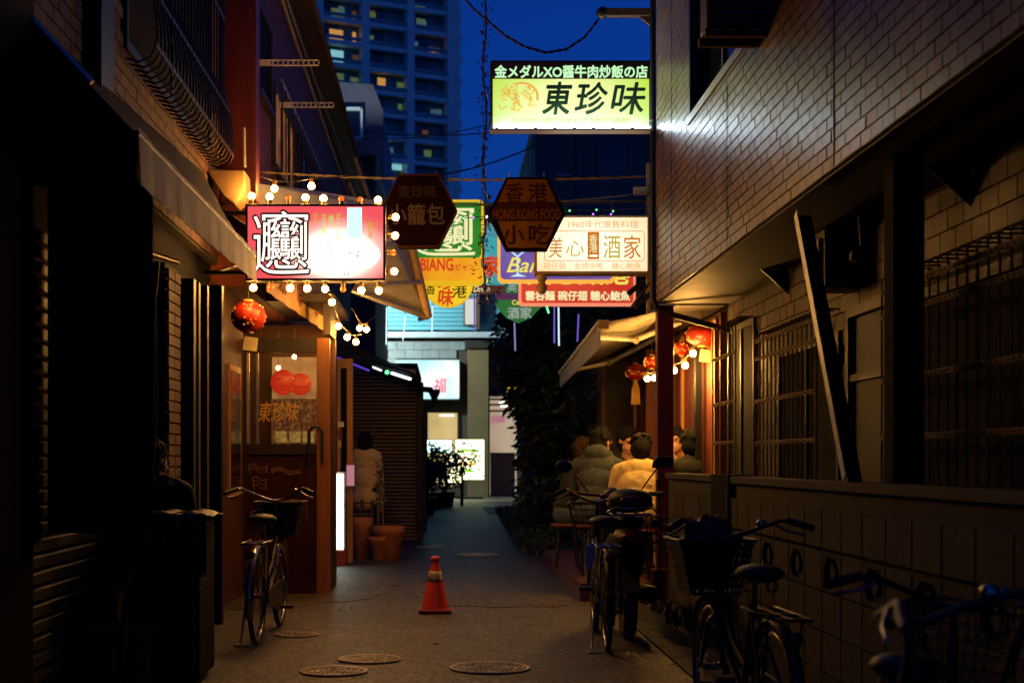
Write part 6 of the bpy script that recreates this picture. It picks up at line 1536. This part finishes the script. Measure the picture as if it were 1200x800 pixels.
MB().bb(gX(98, Yc), gX(171, Yc), Yc, Yc + .4, .02, gZ(741, Yc)).build('carcass', 'wood_lit', cb, bevel=.004); MB().bb(gX(96, Yc), gX(174, Yc), Yc - .015, Yc + .42, gZ(741, Yc) + .002, gZ(737, Yc)).build('top', 'wood_warm', cb, bevel=.003)  # lighter wood stands in for light missing on this front
for z0, z1 in ((753, 770), (776, 800)): dr = MB().bb(gX(103, Yc), gX(160, Yc), Yc - .012, Yc - .001, gZ(z1, Yc), gZ(z0, Yc)).build('drawer', 'wood_lit', cb, bevel=.003); MB().tube([at(150, z0 + 6, Yc - .03), at(166, z0 + 2, Yc - .03)], .005, 6).build('handle', 'chrome', dr)
bxs = thing('stacked_carton', 'plain brown carton on the ground behind the cabinet', 'carton', (-2.05, 8.6, 0)); MB().bb(-1.86, -1.55, 8.75, 9.1, 0, .36).build('box', 'wood_brown', bxs, bevel=.004); MB().bb(-1.72, -1.69, 8.745, 9.105, .358, .364).build('tape', 'cloth_tan', bxs)

# ================================================================== BICYCLES
def arcp(c, r, a0, a1, n=14): return [Vector((0, c[0] + r * math.cos(R(a0 + (a1 - a0) * i / n)), c[1] + r * math.sin(R(a0 + (a1 - a0) * i / n)))) for i in range(n + 1)]
def bicycle(label, loc, rz, col='paint_navy', basket='front', bcol='plastic_black', seatm='plastic_black', rw=.33, steer=0, lean_=0, group='parked bicycles', childseat=False, bag=False, handle='chrome', stand=True):
    """local frame: +y is forward, x across; wheelbase about 1.1 m"""
    t = thing('bicycle', label, 'bicycle', loc, rz, group); t.rotation_euler = (0, lean_, rz)
    ry, fy = -.52, .58
    for nm, y in (('rear_wheel', ry), ('front_wheel', fy)):
        b = MB(); b.torus((0, y, rw), rw - .018, .018, 'x', 44, 8); w = b.build('wheel', 'rubber', t, True)
        MB().torus((0, y, rw), rw - .042, .011, 'x', 44, 6).build('rim', 'chrome', w, True)
        s_ = MB()
        for i in range(28):
            a = 2 * math.pi * i / 28; o_ = .022 * (1 if i % 2 else -1)
            s_.tube([(o_, y + .02 * math.cos(a + 1), rw + .02 * math.sin(a + 1)), (0, y + (rw - .045) * math.cos(a), rw + (rw - .045) * math.sin(a))], .0012, 3)
        s_.build('spokes', 'grey_steel', w, True)
        MB().tube([(-.045, y, rw), (.045, y, rw)], .018, 10).build('hub', 'chrome', w, True)
        r0 = rw + .022; pts = arcp((y, rw), r0, (-20 if nm == 'rear_wheel' else 30), (150 if nm == 'rear_wheel' else 165)) if nm == 'front_wheel' else arcp((y, rw), r0, 20, 200)
        fd = MB(); vs = []; fs = []
        for p in pts:
            n_ = (p - Vector((0, y, rw))).normalized()
            for x, q in ((-.028, -.012), (-.016, .002), (0, .006), (.016, .002), (.028, -.012)): vs.append(p + n_ * q + Vector((x, 0, 0)))
        for i in range(len(pts) - 1):
            for k in range(4): a = i * 5 + k; fs.append((a, a + 1, a + 6, a + 5))
        fd.add(vs, fs, 0, True); fd.build('mudguard', 'chrome' if col == 'dark_steel' else 'plastic_black', t, True)
    bbk = Vector((0, -.02, .29)); sc = Vector((0, -.20, .72)); hd0 = Vector((0, .42, .62)); hd1 = Vector((0, .37, .84)); ax = Vector((0, fy, rw)); rx = Vector((0, ry, rw))
    fm = MB(); fm.tube([bbk, sc], .016, 8); fm.tube([hd0, Vector((0, .22, .42)), Vector((0, .06, .34)), bbk], .018, 8); fm.tube([hd0 + Vector((0, -.01, .1)), Vector((0, .14, .50)), Vector((0, -.08, .42))], .014, 8); fm.tube([hd0, hd1], .020, 8)
    for s_ in (-1, 1): fm.tube([bbk + Vector((s_ * .02, 0, 0)), rx + Vector((s_ * .055, 0, 0))], .010, 6); fm.tube([sc + Vector((s_ * .012, 0, -.06)), rx + Vector((s_ * .055, 0, 0))], .008, 6)
    fm.build('frame', col, t, True)
    fk = MB(); fk.tube([hd1 + Vector((0, -.01, .06)), hd0], .014, 8)
    for s_ in (-1, 1): fk.tube([hd0, hd0 + Vector((s_ * .045, .02, -.06)), ax + Vector((s_ * .05, 0, 0))], .010, 6)
    fk.build('fork', col, t, True)
    hb = Vector((0, .36, .95)); H_ = MB(); H_.tube([hd1, hb], .012, 8)
    pts = [(-.29, .05, 1.03), (-.22, .14, 1.05), (-.14, .30, 1.00), (-.06, .355, .965), (0, .36, .955), (.06, .355, .965), (.14, .30, 1.00), (.22, .14, 1.05), (.29, .05, 1.03)]
    H_.tube([Vector(p) for p in pts], .011, 8); hbar = H_.build('handlebar', handle, t, True)
    for s_ in (-1, 1):
        MB().tube([(s_ * .24, .11, 1.048), (s_ * .29, .05, 1.03), (s_ * .32, .005, 1.018)], [.016, .017, .016], 8).build('grip', 'plastic_black', hbar, True)
        MB().tube([(s_ * .20, .20, 1.03), (s_ * .25, .16, 1.0), (s_ * .31, .08, .985)], .006, 5).build('brake_lever', 'grey_steel', hbar, True)
    MB().ell((.16, .26, 1.03), (.025, .025, .02), None, 12, 8).build('bell', 'chrome', hbar, True)
    MB().tube([(0, -.20, .72), (0, -.215, .80)], .012, 8).build('seat_post', 'chrome', t, True)
    sd = MB(); sd.ell((0, -.29, .845), (.105, .11, .04), None, 16, 8); sd.ell((0, -.17, .84), (.055, .15, .032), None, 14, 8); sd.build('saddle', seatm, t, True)
    for s_ in (-1, 1): MB().torus((s_ * .05, -.30, .79), .022, .005, 'y', 12, 4).build('saddle_spring', 'dark_steel', t, True)
    rk = MB()
    for x in (-.07, 0, .07): rk.tube([(x, -.26, .70), (x, -.78, .70)], .006, 6)
    rk.tube([(-.07, -.26, .70), (-.07, -.78, .70), (.07, -.78, .70), (.07, -.26, .70)], .007, 6)
    for y in (-.40, -.60): rk.tube([(-.07, y, .70), (.07, y, .70)], .005, 6)
    for s_ in (-1, 1): rk.tube([(s_ * .07, -.66, .70), (s_ * .06, ry, rw)], .006, 6)
    rk.build('rear_rack', 'chrome' if handle == 'chrome' else 'dark_steel', t, True)
    MB().ell((0, -.80, .63), (.03, .014, .03), None, 12, 8).build('rear_reflector', 'red_lens', t, True)
    cr = MB(); cr.torus((.055, bbk.y, bbk.z), .085, .006, 'x', 28, 5)
    for s_, a in ((1, -.6), (-1, 2.54)):
        e = bbk + Vector((s_ * .075, math.cos(a) * .165, math.sin(a) * .165)); cr.tube([bbk + Vector((s_ * .06, 0, 0)), e], .009, 6)
    crk = cr.build('crank', 'chrome', t, True)
    for s_, a in ((1, -.6), (-1, 2.54)): e = bbk + Vector((s_ * .12, math.cos(a) * .165, math.sin(a) * .165)); MB().box(e, (.085, .07, .022)).build('pedal', 'plastic_black', crk, True)
    MB().prism([(.075, ry - .05, rw - .05), (.075, ry - .05, rw + .05), (.075, bbk.y, bbk.z + .11), (.075, bbk.y + .11, bbk.z + .02), (.075, bbk.y, bbk.z - .11)], (.012, 0, 0)).build('chain_guard', col, t, True, bevel=.003)
    if stand: MB().tube([(-.075, ry, rw - .02), (-.10, ry - .06, .03), (-.13, ry - .13, .012), (-.03, ry - .14, .01)], .008, 6).build('kickstand', 'grey_steel', t, True)
    MB().ell((.0, .50, .56), (.03, .04, .03), None, 12, 8).build('lamp', 'chrome', t, True)
    def wire_basket(y0, y1, w0, w1, z0, z1, m):
        q = MB(); n = 9
        for k in range(6):
            f = k / 5; z = z0 + (z1 - z0) * f; w = (w0 + (w1 - w0) * f) / 2; e = .03 * f
            q.tube([(-w, y0 - e, z), (w, y0 - e, z), (w, y1 + e, z), (-w, y1 + e, z), (-w, y0 - e, z)], .003 if k < 5 else .006, 5)
        for k in range(n + 1):
            f = k / n - .5
            q.tube([(w1 * f, y0 - .03, z1), (w0 * f, y0, z0), (w0 * f, y1, z0), (w1 * f, y1 + .03, z1)], .0026, 4)
            yy0 = y0 + (y1 - y0) * k / n
            for s_ in (-1, 1): q.tube([(s_ * w0 / 2, yy0, z0), (s_ * w1 / 2, yy0, z1)], .0026, 4)
        return q.build('basket', m, t, True)
    if basket in ('front', 'both'): wire_basket(.50, .74, .26, .38, .70, .94, bcol)
    if basket in ('rear', 'both'): wire_basket(-.80, -.44, .28, .40, .71, .95, bcol)
    if basket == 'mesh':
        q = MB(); n = 24
        def ring(z, w, y0, y1): return [(-w, y0, z), (w, y0, z), (w, y1, z), (-w, y1, z)]
        lo = ring(.68, .12, .47, .72); hi = ring(.94, .18, .43, .78)
        for a in range(4):
            b2 = (a + 1) % 4; A0, A1, B0, B1 = map(Vector, (lo[a], lo[b2], hi[a], hi[b2]))
            for k in range(13):
                f = k / 13; p = A0.lerp(A1, f); r_ = A0.lerp(A1, f + .045); s2 = B0.lerp(B1, f); u = B0.lerp(B1, f + .045); q.add([p, r_, u, s2], [(0, 1, 2, 3)])
            for k in range(7):
                f = k / 7; p = A0.lerp(B0, f); r_ = A1.lerp(B1, f); s2 = A0.lerp(B0, f + .06); u = A1.lerp(B1, f + .06); q.add([p, r_, u, s2], [(0, 1, 2, 3)])
            q.tube([B0, B1], .009, 6)
        q.prism([Vector(p) for p in lo], (0, 0, .006)); q.build('basket', bcol, t, True)
    if childseat:
        c = MB(); c.box((0, -.66, .76), (.26, .26, .03)); c.box((0, -.80, .98), (.26, .02, .42), Matrix.Rotation(.12, 3, 'X'))
        for s_ in (-1, 1): c.box((s_ * .13, -.66, .84), (.02, .27, .16)); c.box((s_ * .12, -.50, .48), (.05, .14, .42))
        for k in range(4): c.box((0, -.787 , .84 + k * .08), (.20, .03, .02))
        c.build('child_seat', 'plastic_black', t, True, bevel=.008)
    return t
# left bicycle, tail towards the camera
bL = bicycle('silver bicycle with swept handlebars, tail to the camera, in front of the left porch', (-1.268, 10.2, 0), R(-1.5), col='dark_steel', basket='mesh', bcol='plastic_black', childseat=False, stand=True)
# middle: bicycle and motor scooter right of the alley
bM = bicycle('slim black bicycle parked tail first beside the motor scooter', (1.075, 9.85, 0), R(-2), col='black_paint', basket='front', bcol='dark_steel')
cv = thing('license_card', 'pale folded cloth tucked at the saddle of the slim black bicycle', 'cloth', (1.0, 9.3, .7)); MB().prism([at(686, 640, 9.25), at(697, 635, 9.25), at(698, 655, 9.25), at(689, 670, 9.25), at(685, 660, 9.25)], (0, .012, 0)).build('cloth', 'paint_white', cv, bevel=.003)
cv.name = 'folded_cloth'
# right: three bicycles along the block wall
bA = bicycle('dark bicycle with a deep mesh basket and raised black grips, by the wall pier', (1.24, 5.95, 0), R(3), col='paint_navy', basket='mesh', bcol='plastic_black', handle='plastic_black'); bA.scale = (.95,) * 3
bB = bicycle('dark bicycle with a wire basket, wedged second along the block wall', (1.22, 3.75, 0), R(-30), col='black_paint', basket='front', bcol='dark_steel', handle='plastic_black', lean_=R(4)); bB.scale = (.88,) * 3
bC = bicycle('bicycle nearest the camera in the bottom right corner', (1.20, 2.85, 0), R(24), col='black_paint', basket='none', handle='plastic_black', lean_=R(-3)); bC.scale = (.93,) * 3
pbag = thing('plastic_bag', 'crumpled clear plastic bag in the deep mesh basket by the wall', 'bag', (1.21, 6.56, .82))
rnd = random.Random(3); pv = []
b = MB(); b.ell((0, 0, .06), (.14, .13, .10), None, 16, 12); b.v = [tuple(Vector(v) * (1 + rnd.uniform(-.22, .22))) for v in b.v]
b.build('bag', 'plastic_bag', pbag, True)

# ------------------------------------------------------------------ motor scooter (seen from behind, tail lens under a rounded tail)
ms_ = thing('motor_scooter', 'dark motor scooter with two mirrors and a red tail lens, tail to the camera', 'motor scooter', (1.29, 10.6, 0))
ms_.rotation_euler = (0, 0, R(-1))
for y in (-.62, .64):
    MB().torus((0, y, .25), .205, .048, 'x', 36, 10).build('wheel', 'rubber', ms_, True)
    w = ms_.children[-1]; MB().lathe((0, 0, 0), [(.16, -.02), (.15, .02), (.04, .03), (0, .03)], 20).build('hub', 'grey_steel', w, True)
    h_ = w.children[0]; h_.location = (0, y, .25); h_.rotation_euler = (0, R(90), 0)
fuse([('e', (0, -.45, .62), (.15, .34, .16), None, 'paint_navy'), ('e', (0, -.62, .70), (.12, .22, .10), None, 'paint_navy'), ('c', (0, -.2, .45), .13, (0, -.6, .5), .11, 'paint_navy'), ('c', (0, -.15, .30), .10, (0, .30, .28), .10, 'paint_navy'), ('e', (0, .05, .24), (.17, .26, .05), None, 'paint_navy'),
      ('e', (0, .42, .62), (.19, .07, .30), None, 'paint_navy'), ('e', (0, .44, .90), (.14, .08, .12), None, 'paint_navy'), ('c', (0, .45, .45), .07, (0, .62, .30), .06, 'paint_navy')], 'body', ['paint_navy'], ms_, .014, 4)
fuse([('e', (0, -.34, .80), (.125, .30, .055), None, 'plastic_black'), ('e', (0, -.55, .83), (.13, .16, .06), None, 'plastic_black')], 'seat', ['plastic_black'], ms_, .012, 3)
fuse([('e', (0, -.78, .99), (.155, .15, .075), None, 'meter_grey'), ('e', (0, -.74, .95), (.165, .16, .06), None, 'meter_grey')], 'top_case', ['meter_grey'], ms_, .01, 3)
MB().ell((0, -.925, .985), (.085, .03, .032), None, 18, 10).build('tail_reflector', 'red_lens', ms_, True)
MB().ell((0, -.80, .72), (.07, .045, .04), None, 16, 10).build('tail_light', 'red_lens', ms_, True)
cr = MB()
for x in (-.13, -.05, .05, .13): cr.tube([(x, -.50, .885), (x, -.92, .885)], .008, 6)
cr.tube([(-.13, -.92, .885), (.13, -.92, .885)], .008, 6); cr.tube([(-.17, -.9, .90), (-.13, -.95, .93), (.13, -.95, .93), (.17, -.9, .90)], .009, 6); cr.build('carrier', 'chrome', ms_, True)
hb = MB(); hb.tube([(-.34, .28, 1.0), (-.26, .33, 1.0), (-.08, .40, .98), (.08, .40, .98), (.26, .33, 1.0), (.34, .28, 1.0)], .013, 8); hb.tube([(0, .40, .98), (0, .50, .70)], .02, 8); hbo = hb.build('handlebar', 'chrome', ms_, True)
for s_ in (-1, 1):
    MB().tube([(s_ * .27, .325, 1.0), (s_ * .37, .26, 1.0)], .019, 8).build('grip', 'rubber', hbo, True)
    st_ = MB().tube([(s_ * .20, .36, 1.01), (s_ * .26, .34, 1.10), (s_ * .33, .30, 1.20)], .006, 6).build('mirror_stalk', 'black_paint', ms_, True)
    c0 = Vector((s_ * .37, .29, 1.24))
    if s_ > 0: MB().prism([c0 + Vector((x, 0, z)) for x, z in ((-.085, -.045), (.07, -.035), (.085, .0), (.07, .045), (-.04, .045), (-.075, .01))], (0, .025, 0)).build('mirror', 'mirror_back', ms_, True, bevel=.006)
    else: MB().ell(c0 - Vector((.02, 0, .03)), (.065, .018, .05), None, 20, 10).build('mirror', 'mirror_back', ms_, True)
MB().ell((0, .46, .98), (.075, .06, .07), None, 18, 10).build('speedometer', 'plastic_grey', ms_, True)
MB().ell((0, .56, .93), (.07, .05, .07), None, 16, 10).build('headlight', 'glass_dark', ms_, True)
fuse([('c', (.15, -.05, .30), .05, (.15, -.45, .30), .075, 'plastic_black'), ('c', (.15, -.45, .30), .075, (.15, -.72, .33), .06, 'plastic_black'), ('c', (0.05, .1, .25), .04, (.15, -.05, .28), .04, 'plastic_black')], 'exhaust', ['plastic_black'], ms_, .012, 3)
MB().box((0, -.90, .60), (.17, .006, .12), Matrix.Rotation(.15, 3, 'X')).build('number_plate', 'meter_grey', ms_, True, bevel=.004)
MB().prism([(-.06, -.66, .55), (.06, -.66, .55), (.06, -.92, .36), (-.06, -.92, .36)], (0, -.01, -.01)).build('rear_fender', 'plastic_black', ms_, True)
MB().tube([(-.12, -.15, .25), (-.20, -.20, .02), (-.10, -.28, .015)], .011, 6).build('side_stand', 'grey_steel', ms_, True)
for s_ in (-1, 1): MB().ell((s_ * .17, -.83, .82), (.035, .03, .03), None, 12, 8).build('indicator', 'rust', ms_, True)
# propped umbrella stick and a wire basket hooked at the scooter
sb = thing('wire_basket', 'small black wire basket hooked beside the scooter', 'basket', (1.45, 10.0, .62)); q = MB()
for k in range(5): z = .06 * k; w = .11 + .006 * k; q.tube([(-w, -.1, z), (w, -.1, z), (w, .12, z), (-w, .12, z), (-w, -.1, z)], .004, 5)
for k in range(8): f = -.11 + .22 * k / 7; q.tube([(f * 1.2, -.1, .24), (f, -.1, 0), (f, .12, 0), (f * 1.2, .12, .24)], .003, 4)
q.build('wires', 'dark_steel', sb, True)

# pale bulbs' companion: mirror of distant seat behind hedge is left dark
